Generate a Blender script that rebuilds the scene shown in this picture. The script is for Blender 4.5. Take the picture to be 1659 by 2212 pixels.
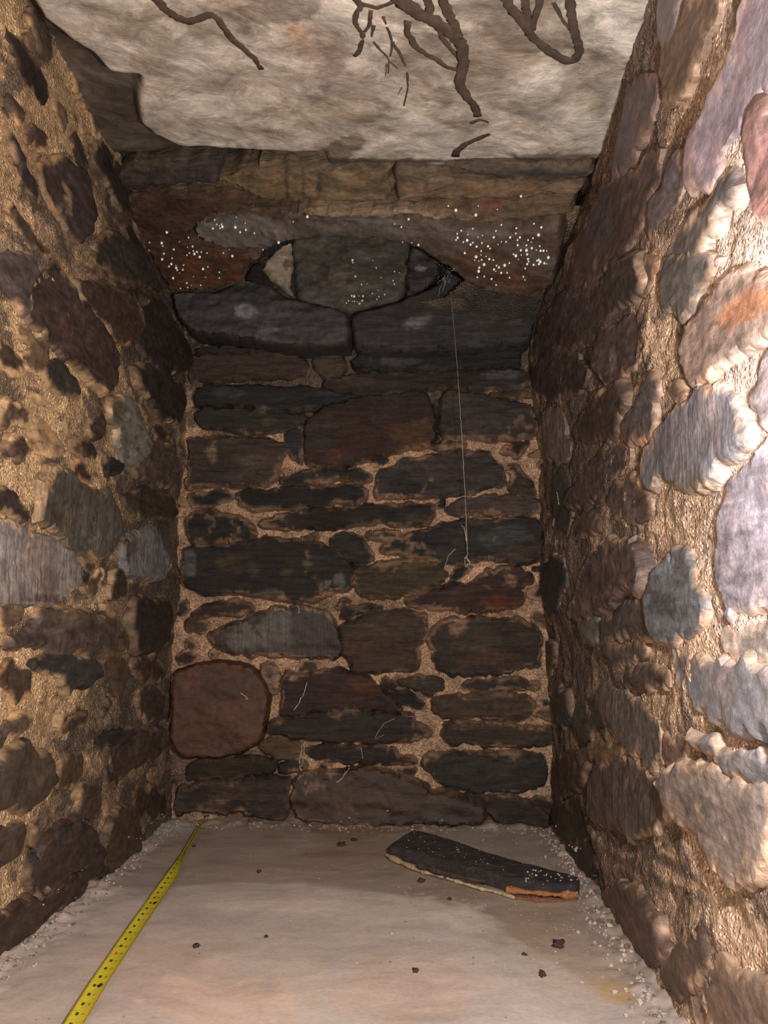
import bpy, math, random
import numpy as np
from mathutils import Vector, Matrix
from mathutils.geometry import delaunay_2d_cdt

for o in list(bpy.data.objects): bpy.data.objects.remove(o)
random.seed(7); RNG = np.random.default_rng(11)
SC = bpy.context.scene; COL = SC.collection

# ------------------------------------------------------------------ camera
F = 1700.0; CX, CY = 829.5, 1106.0
CAMZ = 0.513
YAW, PITCH = math.radians(2.69), math.radians(7.18)
cd = bpy.data.cameras.new('camera'); cam = bpy.data.objects.new('camera', cd); COL.objects.link(cam)
cam.location = (0, 0, CAMZ); cam.rotation_euler = (math.pi/2 + PITCH, 0, YAW)
cd.sensor_fit = 'HORIZONTAL'; cd.sensor_width = 36.0; cd.lens = 36.0*F/1659.0; cd.clip_start = 0.01
SC.camera = cam

# ------------------------------------------------------------------ light
world = bpy.data.worlds.new('world'); SC.world = world; world.use_nodes = True
wb = world.node_tree.nodes['Background']; wb.inputs[0].default_value = (0.80, 0.86, 1.0, 1); wb.inputs[1].default_value = 0.05

def lamp(name, loc, watts, radius, colour):
    ld = bpy.data.lights.new(name, 'POINT'); ld.energy = watts; ld.shadow_soft_size = radius; ld.color = colour
    lo = bpy.data.objects.new(name, ld); COL.objects.link(lo); lo.location = loc
    return lo
lamp('right_fill_light', (0.18, 0.36, 0.60), 43.0, 0.015, (1.0, 0.95, 0.94))      # unseen lamp added ahead of the camera to brighten the right wall
lamp('flash_light', (0.02, -0.03, 0.53), 12.5, 0.012, (1.0, 0.95, 0.90))      # flash beside the lens

SC.view_settings.view_transform = 'Standard'; SC.view_settings.look = 'None'
SC.view_settings.gamma = 1.0; SC.view_settings.use_curve_mapping = False
SC.view_settings.exposure = 0.0

# ------------------------------------------------------------------ helpers
RC = np.array((Matrix.Rotation(YAW, 3, 'Z') @ Matrix.Rotation(math.pi/2 + PITCH, 3, 'X')))
ORG = np.array([0, 0, CAMZ])
def rays(px):
    px = np.asarray(px, float).reshape(-1, 2)
    d = np.stack([(px[:, 0]-CX)/F, (CY-px[:, 1])/F, -np.ones(len(px))], 1)
    return d @ RC.T
def to_px(P):
    c = (np.asarray(P, float)-ORG) @ RC
    w = np.maximum(-c[:, 2], 1e-3)
    return np.stack([CX + F*c[:, 0]/w, CY - F*c[:, 1]/w], 1)

def _h(ix, iy, iz, s):
    h = (ix*374761393 + iy*668265263 + iz*1274126177 + s*974634777) & 0xffffffff
    h = ((h ^ (h >> 13))*1274126177) & 0xffffffff
    h = ((h ^ (h >> 16))*2246822519) & 0xffffffff
    return ((h ^ (h >> 15)) & 0xffff)/65535.0
def vnoise(p, s=0):
    i = np.floor(p).astype(np.int64); f = p-i; f = f*f*(3-2*f)
    r = 0
    for a in (0, 1):
        wx = f[:, 0] if a else 1-f[:, 0]
        for b in (0, 1):
            wy = f[:, 1] if b else 1-f[:, 1]
            for c in (0, 1):
                wz = f[:, 2] if c else 1-f[:, 2]
                r = r + wx*wy*wz*_h(i[:, 0]+a, i[:, 1]+b, i[:, 2]+c, s)
    return r*2-1
def fbm(p, scale, octv=4, s=0, gain=0.5):
    p = np.asarray(p, float)*np.asarray(scale, float); r = 0; a = 1.0; t = 0
    for k in range(octv):
        r = r + a*vnoise(p, s+k); t += a; a *= gain; p = p*2.03 + 7.1
    return r/t
def lin(c):
    c = np.asarray(c, float)/255.0
    return np.where(c <= 0.04045, c/12.92, ((c+0.055)/1.055)**2.4)
def sstep(a, b, x):
    t = np.clip((x-a)/(b-a), 0, 1); return t*t*(3-2*t)
def inpoly(P, poly):
    poly = np.asarray(poly, float); x, y = P[:, 0], P[:, 1]; r = np.zeros(len(P), bool)
    j = len(poly)-1
    for i in range(len(poly)):
        xi, yi = poly[i]; xj, yj = poly[j]
        c = ((yi > y) != (yj > y)) & (x < (xj-xi)*(y-yi)/((yj-yi) if yj != yi else 1e-9)+xi)
        r ^= c; j = i
    return r
def edist(P, poly):
    A = np.asarray(poly, float); B = np.roll(A, -1, 0); D = B-A
    L = np.maximum((D**2).sum(1), 1e-12); out = np.full(len(P), 1e9)
    for k in range(0, len(P), 2000):
        q = P[k:k+2000, None, :]-A[None]
        t = np.clip((q*D[None]).sum(2)/L[None], 0, 1)
        out[k:k+2000] = np.sqrt((((q-t[..., None]*D[None])**2).sum(2)).min(1))
    return out
def resample(poly, step, rough=0.0, seed=0, closed=True, soft=1, fr=38):
    P = np.asarray(poly, float)
    for _ in range(soft):
        Q = np.roll(P, -1, 0); P = np.stack([P*0.87+Q*0.13, P*0.13+Q*0.87], 1).reshape(-1, 2)
    Q = np.vstack([P, P[:1]]); L = np.concatenate([[0], np.cumsum(np.linalg.norm(np.diff(Q, axis=0), axis=1))])
    n = max(10, int(L[-1]/step)); t = np.linspace(0, L[-1], n, endpoint=False)
    R = np.stack([np.interp(t, L, Q[:, 0]), np.interp(t, L, Q[:, 1])], 1)
    if rough:
        p3 = np.column_stack([R, np.full(len(R), seed*0.37)])
        R = R + rough*np.column_stack([fbm(p3, fr, 4, 3, .62), fbm(p3, fr, 4, 9, .62)])
    return R

def mesh_obj(name, V, Fc, mat, parent=None, col=None, smooth=True, origin=None, mats=None, fmat=None, sharp=None):
    V = np.asarray(V, float)
    if origin is None: origin = (V.min(0)+V.max(0))/2
    origin = np.asarray(origin, float)
    me = bpy.data.meshes.new(name)
    Fc = [tuple(int(i) for i in f) for f in Fc] if not isinstance(Fc, np.ndarray) else Fc
    if isinstance(Fc, np.ndarray):
        n, k = Fc.shape
        me.vertices.add(len(V)); me.vertices.foreach_set('co', (V-origin).ravel())
        me.loops.add(n*k); me.loops.foreach_set('vertex_index', Fc.astype(np.int32).ravel())
        me.polygons.add(n); me.polygons.foreach_set('loop_start', np.arange(0, n*k, k, dtype=np.int32))
        me.update(calc_edges=True); me.validate()
    else:
        me.from_pydata([tuple(v) for v in (V-origin)], [], Fc); me.update()
    if smooth: me.polygons.foreach_set('use_smooth', np.ones(len(me.polygons), bool))
    if sharp and hasattr(me, 'set_sharp_from_angle'): me.set_sharp_from_angle(angle=math.radians(sharp))
    if col is not None:
        a = me.color_attributes.new('Col', 'FLOAT_COLOR', 'POINT')
        c = np.ones((len(V), 4)); c[:, :3] = col; a.data.foreach_set('color', c.ravel())
    for m in (mats or [mat]): me.materials.append(m)
    if fmat is not None: me.polygons.foreach_set('material_index', np.asarray(fmat, np.int32))
    o = bpy.data.objects.new(name, me); COL.objects.link(o)
    if parent is not None:
        o.parent = parent; o.location = Vector(origin)-parent.location
    else: o.location = origin
    return o
def tag(o, label=None, cat=None, group=None, kind=None):
    if label: o['label'] = label
    if cat: o['category'] = cat
    if group: o['group'] = group
    if kind: o['kind'] = kind
    return o

# ------------------------------------------------------------------ materials
def newmat(name):
    m = bpy.data.materials.new(name); m.use_nodes = True; nt = m.node_tree; nt.nodes.clear()
    out = nt.nodes.new('ShaderNodeOutputMaterial'); b = nt.nodes.new('ShaderNodeBsdfPrincipled')
    nt.links.new(b.outputs[0], out.inputs[0]); return m, nt, b
class N:
    def __init__(s, nt): s.nt = nt; s.pos = nt.nodes.new('ShaderNodeNewGeometry').outputs['Position']
    def lk(s, sock, v):
        if v is None: return
        if isinstance(v, bpy.types.NodeSocket): s.nt.links.new(v, sock)
        else: sock.default_value = v
    def math(s, op, a, b=None, c=None, clamp=False):
        n = s.nt.nodes.new('ShaderNodeMath'); n.operation = op; n.use_clamp = clamp
        s.lk(n.inputs[0], a); s.lk(n.inputs[1], b); s.lk(n.inputs[2], c); return n.outputs[0]
    def vec(s, scale, rot=(0, 0, 0), loc=(0, 0, 0)):
        n = s.nt.nodes.new('ShaderNodeMapping'); s.lk(n.inputs[0], s.pos)
        n.inputs['Location'].default_value = loc; n.inputs['Rotation'].default_value = rot; n.inputs['Scale'].default_value = scale
        return n.outputs[0]
    def noise(s, v, scale=1.0, detail=6.0, rough=0.6, dist=0.0):
        n = s.nt.nodes.new('ShaderNodeTexNoise'); s.lk(n.inputs['Vector'], v); n.inputs['Scale'].default_value = scale
        n.inputs['Detail'].default_value = detail; n.inputs['Roughness'].default_value = rough; n.inputs['Distortion'].default_value = dist
        return n.outputs['Fac']
    def vor(s, v, scale, feature='F1', out='Distance'):
        n = s.nt.nodes.new('ShaderNodeTexVoronoi'); s.lk(n.inputs['Vector'], v); n.inputs['Scale'].default_value = scale; n.feature = feature
        return n.outputs[out]
    def rng(s, x, a, b, c=0.0, d=1.0):
        n = s.nt.nodes.new('ShaderNodeMapRange'); s.lk(n.inputs[0], x)
        for k, q in enumerate((a, b, c, d)): n.inputs[k+1].default_value = q
        return n.outputs[0]
    def mix(s, f, a, b, mode='MIX'):
        n = s.nt.nodes.new('ShaderNodeMix'); n.data_type = 'RGBA'; n.blend_type = mode
        s.lk(n.inputs[0], f); s.lk(n.inputs[6], a); s.lk(n.inputs[7], b); return n.outputs[2]
    def col(s): 
        n = s.nt.nodes.new('ShaderNodeAttribute'); n.attribute_name = 'Col'; return n.outputs['Color']
    def bump(s, h, strength, dist, nrm=None):
        n = s.nt.nodes.new('ShaderNodeBump'); s.lk(n.inputs['Height'], h); n.inputs['Strength'].default_value = strength
        n.inputs['Distance'].default_value = dist
        if nrm is not None: s.lk(n.inputs['Normal'], nrm)
        return n.outputs[0]
def g(v): return (v, v, v, 1)

def stone_mat(name, strata=(14, 14, 75), rot=(0, 0, 0), lo=0.45, hi=1.75, rough=0.5, streak=False, spec=0.5, bd=.009):
    m, nt, b = newmat(name); n = N(nt)
    vs = n.vec(strata, rot)
    a = n.noise(vs, 1.0, 9, 0.68, 0.6)
    f = n.noise(n.vec((85, 85, 85)), 1.0, 8, 0.75)
    c2 = n.noise(n.vec((9, 9, 12), loc=(3, 1, 2)), 1.0, 6, 0.6, 0.8)
    base = n.mix(1.0, n.col(), n.mix(n.rng(a, .3, .7), g(lo), g(hi)), 'MULTIPLY')
    base = n.mix(1.0, base, n.mix(n.rng(f, .3, .72), g(.62), g(1.5)), 'MULTIPLY')
    rust = n.rng(c2, .50, .74)
    base = n.mix(n.math('MULTIPLY', rust, .45), base, n.mix(1.0, base, (1.5, 1.0, .72, 1), 'MULTIPLY'))
    c3 = n.noise(n.vec((16, 16, 24), loc=(9, 4, 7)), 1.0, 7, 0.65, 0.5)
    base = n.mix(n.math('MULTIPLY', n.rng(c3, .54, .70), .55), base, n.mix(1.0, base, (1.9, 1.95, 2.05, 1), 'MULTIPLY'))
    base = n.mix(n.math('MULTIPLY', n.rng(c3, .44, .30), .6), base, n.mix(1.0, base, (.42, .38, .36, 1), 'MULTIPLY'))
    if streak:
        st = n.noise(n.vec((210, 210, 7)), 1.0, 4, 0.6, 0.2)
        base = n.mix(n.rng(st, .38, .62), n.mix(1.0, base, g(.62), 'MULTIPLY'), n.mix(1.0, base, g(1.35), 'MULTIPLY'))
    speck = n.rng(n.vor(n.vec((1, 1, 1)), 330.0), .10, .02)
    sp2 = n.rng(n.noise(n.vec((30, 30, 30), loc=(5, 5, 5)), 1, 2), .5, .7)
    base = n.mix(n.math('MULTIPLY', n.math('MULTIPLY', speck, sp2), .35), base, (.55, .5, .45, 1))
    n.lk(b.inputs['Base Color'], base)
    n.lk(b.inputs['Roughness'], n.rng(f, .3, .7, rough-.12, rough+.22)); b.inputs['Specular IOR Level'].default_value = spec
    h = n.math('ADD', n.math('MULTIPLY', a, 1.0), n.math('MULTIPLY', f, .55))
    n.lk(b.inputs['Normal'], n.bump(h, .8, bd))
    return m
M_BACK = stone_mat('schist_back', (13, 20, 85), (0, math.radians(-3), 0))
M_SIDE = stone_mat('schist_side', (34, 18, 60), (math.radians(14), 0, 0), bd=.0035)
M_SMOOTH = stone_mat('smooth_stone', (10, 10, 24), lo=.7, hi=1.35, rough=.45, bd=.0045)
M_STREAK = stone_mat('streaked_stone', (18, 18, 24), lo=.8, hi=1.2, rough=.5, streak=True, bd=.0035)

def mortar_mat():
    m, nt, b = newmat('lime_mortar'); n = N(nt)
    big = n.noise(n.vec((14, 14, 14)), 1, 7, .65, .4)
    fine = n.noise(n.vec((150, 150, 150)), 1, 5, .7)
    gr = n.nt.nodes.new('ShaderNodeTexVoronoi'); n.lk(gr.inputs['Vector'], n.pos); gr.inputs['Scale'].default_value = 210
    gs = n.nt.nodes.new('ShaderNodeSeparateColor'); n.lk(gs.inputs[0], gr.outputs['Color'])
    cell = gs.outputs[0]; shape = n.rng(gr.outputs['Distance'], .55, .2)
    base = n.mix(1.0, n.col(), n.mix(n.rng(big, .32, .68), g(.55), g(1.35)), 'MULTIPLY')
    base = n.mix(1.0, base, n.mix(n.rng(fine, .3, .7), g(.5), g(1.6)), 'MULTIPLY')
    base = n.mix(n.math('MULTIPLY', n.math('MULTIPLY', n.rng(cell, .70, .84), shape), .8), base, n.mix(1.0, base, (2.8, 2.9, 2.9, 1), 'MULTIPLY'))
    base = n.mix(n.math('MULTIPLY', n.math('MULTIPLY', n.rng(cell, .25, .1), shape), .6), base, n.mix(1.0, base, (.3, .25, .24, 1), 'MULTIPLY'))
    n.lk(b.inputs['Base Color'], base)
    n.lk(b.inputs['Roughness'], n.rng(cell, .7, 1.0, .75, .25)); b.inputs['Specular IOR Level'].default_value = .6
    h = n.math('ADD', n.math('MULTIPLY', shape, .45), n.math('ADD', n.math('MULTIPLY', fine, .7), n.math('MULTIPLY', big, 1.3)))
    n.lk(b.inputs['Normal'], n.bump(h, .9, .006))
    return m
M_MORTAR = mortar_mat()

def ceil_mat():
    m, nt, b = newmat('pale_boulder'); n = N(nt)
    a = n.noise(n.vec((10, 15, 15), (0, 0, math.radians(12))), 1, 10, .72, .6)
    f = n.noise(n.vec((45, 60, 60)), 1, 8, .7, .4)
    c = n.noise(n.vec((7, 9, 9), loc=(2, 8, 1)), 1, 9, .7, .8)
    base = n.mix(1.0, n.col(), n.mix(n.rng(a, .32, .66), g(.5), g(1.4)), 'MULTIPLY')
    base = n.mix(n.math('MULTIPLY', n.rng(c, .49, .60), .7), base, n.mix(1.0, base, (.58, .51, .45, 1), 'MULTIPLY'))
    base = n.mix(1.0, base, n.mix(n.rng(f, .3, .7), g(.72), g(1.22)), 'MULTIPLY')
    n.lk(b.inputs['Base Color'], base); b.inputs['Roughness'].default_value = .72
    h = n.math('ADD', a, n.math('MULTIPLY', f, .5)); n.lk(b.inputs['Normal'], n.bump(h, .8, .012)); return m
M_CEIL = ceil_mat()

def floor_mat():
    m, nt, b = newmat('poured_floor'); n = N(nt)
    a = n.noise(n.vec((7, 14, 10), (0, 0, math.radians(-6))), 1, 10, .7, .6)
    f = n.noise(n.vec((120, 160, 120)), 1, 6, .7)
    st = n.noise(n.vec((14, 42, 12), (0, 0, math.radians(-10)), (4, 2, 0)), 1, 8, .72, .8)
    base = n.mix(1.0, n.col(), n.mix(n.rng(a, .3, .7), g(.8), g(1.16)), 'MULTIPLY')
    base = n.mix(1.0, base, n.mix(n.rng(f, .3, .7), g(.88), g(1.12)), 'MULTIPLY')
    base = n.mix(n.math('MULTIPLY', n.rng(st, .60, .72), .35), base, (.74, .68, .62, 1))
    dots = n.rng(n.vor(n.pos, 55.0), .085, .04); dsel = n.rng(n.noise(n.vec((14, 14, 14)), 1, 3), .52, .6)
    base = n.mix(n.math('MULTIPLY', n.math('MULTIPLY', dots, dsel), .6), base, (.12, .07, .05, 1))
    n.lk(b.inputs['Base Color'], base); n.lk(b.inputs['Roughness'], n.rng(a, .3, .7, .55, .8))
    h = n.math('ADD', n.math('MULTIPLY', a, .6), n.math('ADD', n.math('MULTIPLY', f, .25), n.math('MULTIPLY', st, .3)))
    n.lk(b.inputs['Normal'], n.bump(h, .4, .004)); return m
M_FLOOR = floor_mat()
def simple(name, c, rough=.6, metal=0.0, noise=0.0, scale=(60, 60, 60), spec=.5, trans=0.0):
    m, nt, b = newmat(name); n = N(nt)
    base = (c[0], c[1], c[2], 1)
    if noise:
        f = n.noise(n.vec(scale), 1, 7, .68, .4)
        bb = n.mix(n.rng(f, .3, .7), (c[0]*(1-noise), c[1]*(1-noise), c[2]*(1-noise), 1), (min(c[0]*(1+noise), 1), min(c[1]*(1+noise), 1), min(c[2]*(1+noise), 1), 1))
        n.lk(b.inputs['Base Color'], bb); n.lk(b.inputs['Normal'], n.bump(f, .6, .004))
    else: b.inputs['Base Color'].default_value = base
    b.inputs['Roughness'].default_value = rough; b.inputs['Metallic'].default_value = metal
    b.inputs['Specular IOR Level'].default_value = spec; b.inputs['Transmission Weight'].default_value = trans
    return m

# ------------------------------------------------------------------ surfaces of the chamber (metres; x right, y into the chamber, z up)
YB = 1.985
PA, PB, PC_ = np.array([-.63, 1.66, 1.463]), np.array([.32, 1.50, 1.373]), np.array([-.10, 1.91, 1.277])
SN = np.cross(PB-PA, PC_-PA); SN /= np.linalg.norm(SN)
if SN[1] > 0: SN = -SN
SU = np.array([1.0, 0, 0]); SU = SU-SN*SU.dot(SN); SU /= np.linalg.norm(SU); SV = np.cross(SN, SU)
if SV[2] < 0: SV = -SV
class Plane:
    def __init__(s, P0, U, V, NN): s.P0, s.U, s.V, s.N = [np.asarray(q, float) for q in (P0, U, V, NN)]
    def P(s, uv, h):
        return s.P0 + uv[:, :1]*s.U + uv[:, 1:2]*s.V + np.reshape(h, (-1, 1))*s.N
    def unproj(s, px, h):
        d = rays(px); P0 = s.P0+h*s.N
        t = ((P0-ORG).dot(s.N))/(d @ s.N); Q = ORG+d*t[:, None]-s.P0
        return np.stack([Q @ s.U, Q @ s.V], 1)
BACK = Plane((0, YB, 0), (1, 0, 0), (0, 0, 1), (0, -1, 0))
MID = Plane((0, 1.925, 0), (1, 0, 0), (0, 0, 1), (0, -1, 0))
SOF = Plane(PA, SU, SV, SN)
def zc(X): return 1.42-0.095*(X+.17)
CEIL = Plane((-.17, 0, 1.42), np.array([1, 0, -.095])/math.hypot(1, .095), (0, 1, 0), -np.array([.095, 0, 1])/math.hypot(1, .095))
def corner_profile(pix):
    pix = np.asarray(pix, float)
    lo = BACK.unproj(pix, 0.0); up = SOF.unproj(pix, 0.0)
    Q = []
    for k, (x, y) in enumerate(pix):
        P = BACK.P(lo[k:k+1], 0)[0] if y > 645 else SOF.P(up[k:k+1], 0)[0]
        Q.append(P)
    Q = np.array(Q); o = np.argsort(Q[:, 2]); return Q[o]
CL = corner_profile([(372, 1790), (368, 1600), (372, 1430), (390, 1300), (388, 1150), (400, 1000), (400, 900), (408, 780), (398, 700), (350, 600), (305, 500), (268, 410), (255, 352)])
CR = corner_profile([(1190, 1790), (1190, 1600), (1180, 1400), (1165, 1250), (1165, 1000), (1155, 900), (1138, 790), (1150, 700), (1205, 600), (1240, 500), (1270, 400), (1282, 352)])
class Side:
    def __init__(s, x0, prof, sg): s.x0, s.prof, s.sg = x0, prof, sg
    def X(s, Y, z):
        xc = np.interp(z, s.prof[:, 2], s.prof[:, 0]); yc = np.interp(z, s.prof[:, 2], s.prof[:, 1])
        t = sstep(0, 1, (Y-1.15)/(yc-1.15)); return s.x0+(xc-s.x0)*t
    def P(s, uv, h):
        return np.stack([s.X(uv[:, 0], uv[:, 1])+s.sg*np.ravel(h), uv[:, 0], uv[:, 1]], 1)
    def unproj(s, px, h):
        d = rays(px); out = []
        for k in range(len(d)):
            Ys = np.linspace(.35, 2.0, 500); t = Ys/d[k, 1]; x = t*d[k, 0]; z = CAMZ+t*d[k, 2]
            g_ = (x-(s.X(Ys, z)+s.sg*h))*s.sg
            j = np.argmax(g_ < 0) if (g_ < 0).any() else len(Ys)-1
            out.append((Ys[j], z[j]))
        return np.array(out)
LEFT = Side(-.63, CL, 1); RIGHT = Side(.325, CR, -1)

def paint(P, base, patches, amp=.12):
    """patches: (cx, cy, rx, ry, colour, alpha[, angle]) stains of the thing itself, and painted light and shade, edges broken by noise"""
    n = len(P); c = np.tile(lin(base), (n, 1)) if np.ndim(base) == 1 else np.array(base)
    if patches:
        q = to_px(P); w = fbm(P, 28, 3, 5)+.8*fbm(P, 95, 3, 15)
        for t in patches:
            cx, cy, rx, ry, cc, al = t[:6]; an = math.radians(t[6]) if len(t) > 6 else 0
            dx, dy = q[:, 0]-cx, q[:, 1]-cy
            ex, ey = (dx*math.cos(an)+dy*math.sin(an))/rx, (-dx*math.sin(an)+dy*math.cos(an))/ry
            r = np.sqrt(ex*ex+ey*ey)+w*.45
            k = (al*(1-sstep(.75, 1.1, r)))[:, None]; c = c*(1-k)+lin(cc)*k
    return c

STONES = 0
def stone(surf, poly, colour, p=.018, patches=None, mat=None, parent=None, skirt=.04, step=.0062, rough=.015, rim=.004, rr=None, tilt=None, relief=.0045, label=None, name='stone', soft=1, smear=.62, grow=.003):
    global STONES
    STONES += 1; sd = STONES
    if isinstance(surf, Side): p *= .42 if surf.sg > 0 else .25; relief *= .8 if surf.sg > 0 else .5; rough *= 1.6
    uv = surf.unproj(poly, p*.75)
    if isinstance(surf, Side): uv[:, 0] = np.minimum(uv[:, 0], 1.99)
    c = uv.mean(0)
    side = isinstance(surf, Side)
    B = resample(uv, step, rough, sd, soft=soft, fr=24 if side else 38)
    if side: rim = .001; rr = rr or .010; grow = grow*2 if surf.sg > 0 else grow*1.6
    if surf is BACK: grow *= 1.7; smear *= .75
    if grow:
        e_ = np.roll(B, -1, 0)-np.roll(B, 1, 0); nn_ = np.column_stack([e_[:, 1], -e_[:, 0]]); nn_ /= np.maximum(np.linalg.norm(nn_, axis=1), 1e-9)[:, None]
        if (B[:, 0]*np.roll(B[:, 1], -1)-np.roll(B[:, 0], -1)*B[:, 1]).sum() < 0: nn_ = -nn_
        B = B+nn_*grow
    lo, hi = B.min(0), B.max(0)
    if (hi-lo).min() < 1e-3: return None
    gx, gy = np.meshgrid(np.arange(lo[0], hi[0], step), np.arange(lo[1], hi[1], step))
    G = np.column_stack([gx.ravel(), gy.ravel()]); G[:, 0] += (np.floor(G[:, 1]/step+.5) % 2)*step*.5
    G += RNG.uniform(-.22, .22, G.shape)*step
    G = G[inpoly(G, B)]
    if len(G): G = G[edist(G, B) > step*.55]
    pts = np.vstack([B, G]); nb = len(B)
    res = delaunay_2d_cdt([Vector(v) for v in pts], [], [list(range(nb))], 1, 1e-7)
    V2 = np.array([tuple(v) for v in res[0]]); T = [list(f) for f in res[2]]
    if not T: return None
    T = np.array([f if len(f) == 3 else f[:3] for f in T])
    d = edist(V2, B)
    R = rr or min(.013, max(.006, (hi-lo).min()*.2))
    q = np.clip(d/R, 0, 1); dome = np.sqrt(np.clip(1-(1-q)**2, 0, 1))
    rs = np.random.default_rng(sd); tl = rs.uniform(-.06, .06, 2) if tilt is None else np.array(tilt)
    p3 = np.column_stack([V2*np.array([1, 2.4]), np.full(len(V2), sd*1.7)])
    h = rim+(p-rim)*dome + ((V2-c) @ tl)*q + relief*q**.5*(fbm(p3, 14, 4, 2, .55)*1.6 + .5*fbm(p3, 70, 3, 4)) 
    h += relief*.9*q*np.round(fbm(p3, 9, 2, 8)*2.2)/2.2
    # boundary loop -> skirt
    e = {}
    for a, b_, c_ in T:
        for i, j in ((a, b_), (b_, c_), (c_, a)): e[(i, j)] = 1
    bd = [(i, j) for (i, j) in e if (j, i) not in e]
    P = surf.P(V2, h)
    bi = sorted({i for i, j in bd} | {j for i, j in bd}); mp = {i: k+len(V2) for k, i in enumerate(bi)}
    cc = V2[bi]; Pb = surf.P(cc, np.full(len(bi), -skirt))
    Va = np.vstack([P, Pb]); Fa = [tuple(t) for t in T] + [(j, i, mp[i]) for i, j in bd] + [(j, mp[i], mp[j]) for i, j in bd]
    Fa = np.array(Fa)
    # consistent outward side
    t0 = T[len(T)//2]; nn = np.cross(P[t0[1]]-P[t0[0]], P[t0[2]]-P[t0[0]])
    if nn.dot(ORG-P[t0[0]]) < 0: Fa = Fa[:, ::-1]
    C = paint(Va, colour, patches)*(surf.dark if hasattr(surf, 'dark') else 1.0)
    C = C*(1+.28*fbm(Va, 7, 3, 31+sd % 5))[:, None]
    if smear:
        dv = np.concatenate([d, np.zeros(len(bi))])
        nz = fbm(Va, 32, 4, 77, .6); n2 = fbm(Va, 11, 3, 78)
        k = (1-sstep(-.004, .0035, dv-.0045-.013*nz-.016*n2))*smear
        k = np.maximum(k, .6*smear*sstep(.38, .46, nz*.7+n2*.6))[:, None]
        C = C*(1-k)+paint(Va, surf.bed[0], surf.bed[1])*k
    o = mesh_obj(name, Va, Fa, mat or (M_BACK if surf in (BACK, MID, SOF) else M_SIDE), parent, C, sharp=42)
    if label: o['label'] = label
    return o

# ------------------------------------------------------------------ structure
def grid(us, vs):
    U, Vv = np.meshgrid(us, vs); nu, nv = len(us), len(vs)
    i = (np.arange(nv-1)[:, None]*nu+np.arange(nu-1)[None]).ravel()
    return np.column_stack([U.ravel(), Vv.ravel()]), np.stack([i, i+1, i+1+nu, i+nu], 1)
def facing(P, Fq, N_):
    f = Fq[len(Fq)//2]; n = np.cross(P[f[1]]-P[f[0]], P[f[2]]-P[f[0]])
    return Fq if n.dot(np.asarray(N_, float)) > 0 else Fq[:, ::-1]
HOLE = [(515, 600), (545, 560), (600, 525), (680, 508), (820, 506), (900, 524), (955, 560), (1000, 605), (960, 640), (850, 662), (750, 680), (640, 655), (575, 620)]
TAN = (170, 137, 108); BRN = (80, 66, 55); DRK = (44, 38, 34)
bed_back = [(780, 585, 330, 120, (40, 37, 34), 1.0), (780, 780, 420, 150, BRN, .9), (600, 905, 260, 40, (66, 54, 45), .8), (480, 1660, 170, 70, BRN, .8), (600, 1600, 60, 40, (120, 95, 72), .7),  # first patch paints the darkness of the opening into the mortar behind
            (780, 720, 420, 40, DRK, .9), (1060, 1290, 90, 45, (110, 74, 55), .8), (790, 1310, 90, 30, BRN, .6), (940, 915, 18, 60, (38, 36, 34), .9),
            (1120, 1760, 120, 40, (80, 62, 50), .9), (870, 1500, 60, 40, (60, 50, 42), .7), (780, 1360, 14, 40, DRK, .8), (1000, 1740, 60, 20, (92, 76, 64), .7), (800, 1755, 400, 30, (84, 64, 52), .7)]
uv, fq = grid(np.arange(-.74, .46, .005), np.arange(-.04, 1.52, .005))
h = -.004+.0065*fbm(np.column_stack([uv, uv[:, 0]*0]), 22, 4, 1)*1.5+.0025*fbm(np.column_stack([uv, uv[:, 0]*0]), 120, 2, 3)
P = BACK.P(uv, h); fq = facing(P, fq, (0, -1, 0))
wall_back = mesh_obj('wall_back', P, fq, M_MORTAR, None, paint(P, TAN, bed_back), origin=(0, YB, .7))
tag(wall_back, 'rubble back wall of dark schist in tan mortar, closing the far end of the chamber', 'wall', None, 'structure')

uv, fq = grid(np.arange(-.06, 1.02, .005), np.arange(-.50, .05, .005))
h = -.006+.006*fbm(np.column_stack([uv, uv[:, 0]*0+5]), 22, 4, 1)
P = SOF.P(uv, h); q = to_px(P); ok = ~inpoly(q, HOLE) & (P[:, 1] < YB+.01)
fq = facing(P, fq, (0, -.6, -.8)); fq = fq[ok[fq].all(1)]
used = np.unique(fq); mp = np.full(len(P), -1); mp[used] = np.arange(len(used))
o = mesh_obj('mortar_bed', P[used], mp[fq], M_MORTAR, wall_back, paint(P[used], (92, 78, 62), [(1100, 700, 150, 80, DRK, .8), (1180, 430, 90, 60, (120, 96, 70), .7), (340, 350, 150, 30, DRK, .9), (1130, 370, 200, 25, (40, 36, 34), .9)]))
o['label'] = 'dark mortar bed between the corbelled stones'

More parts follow.
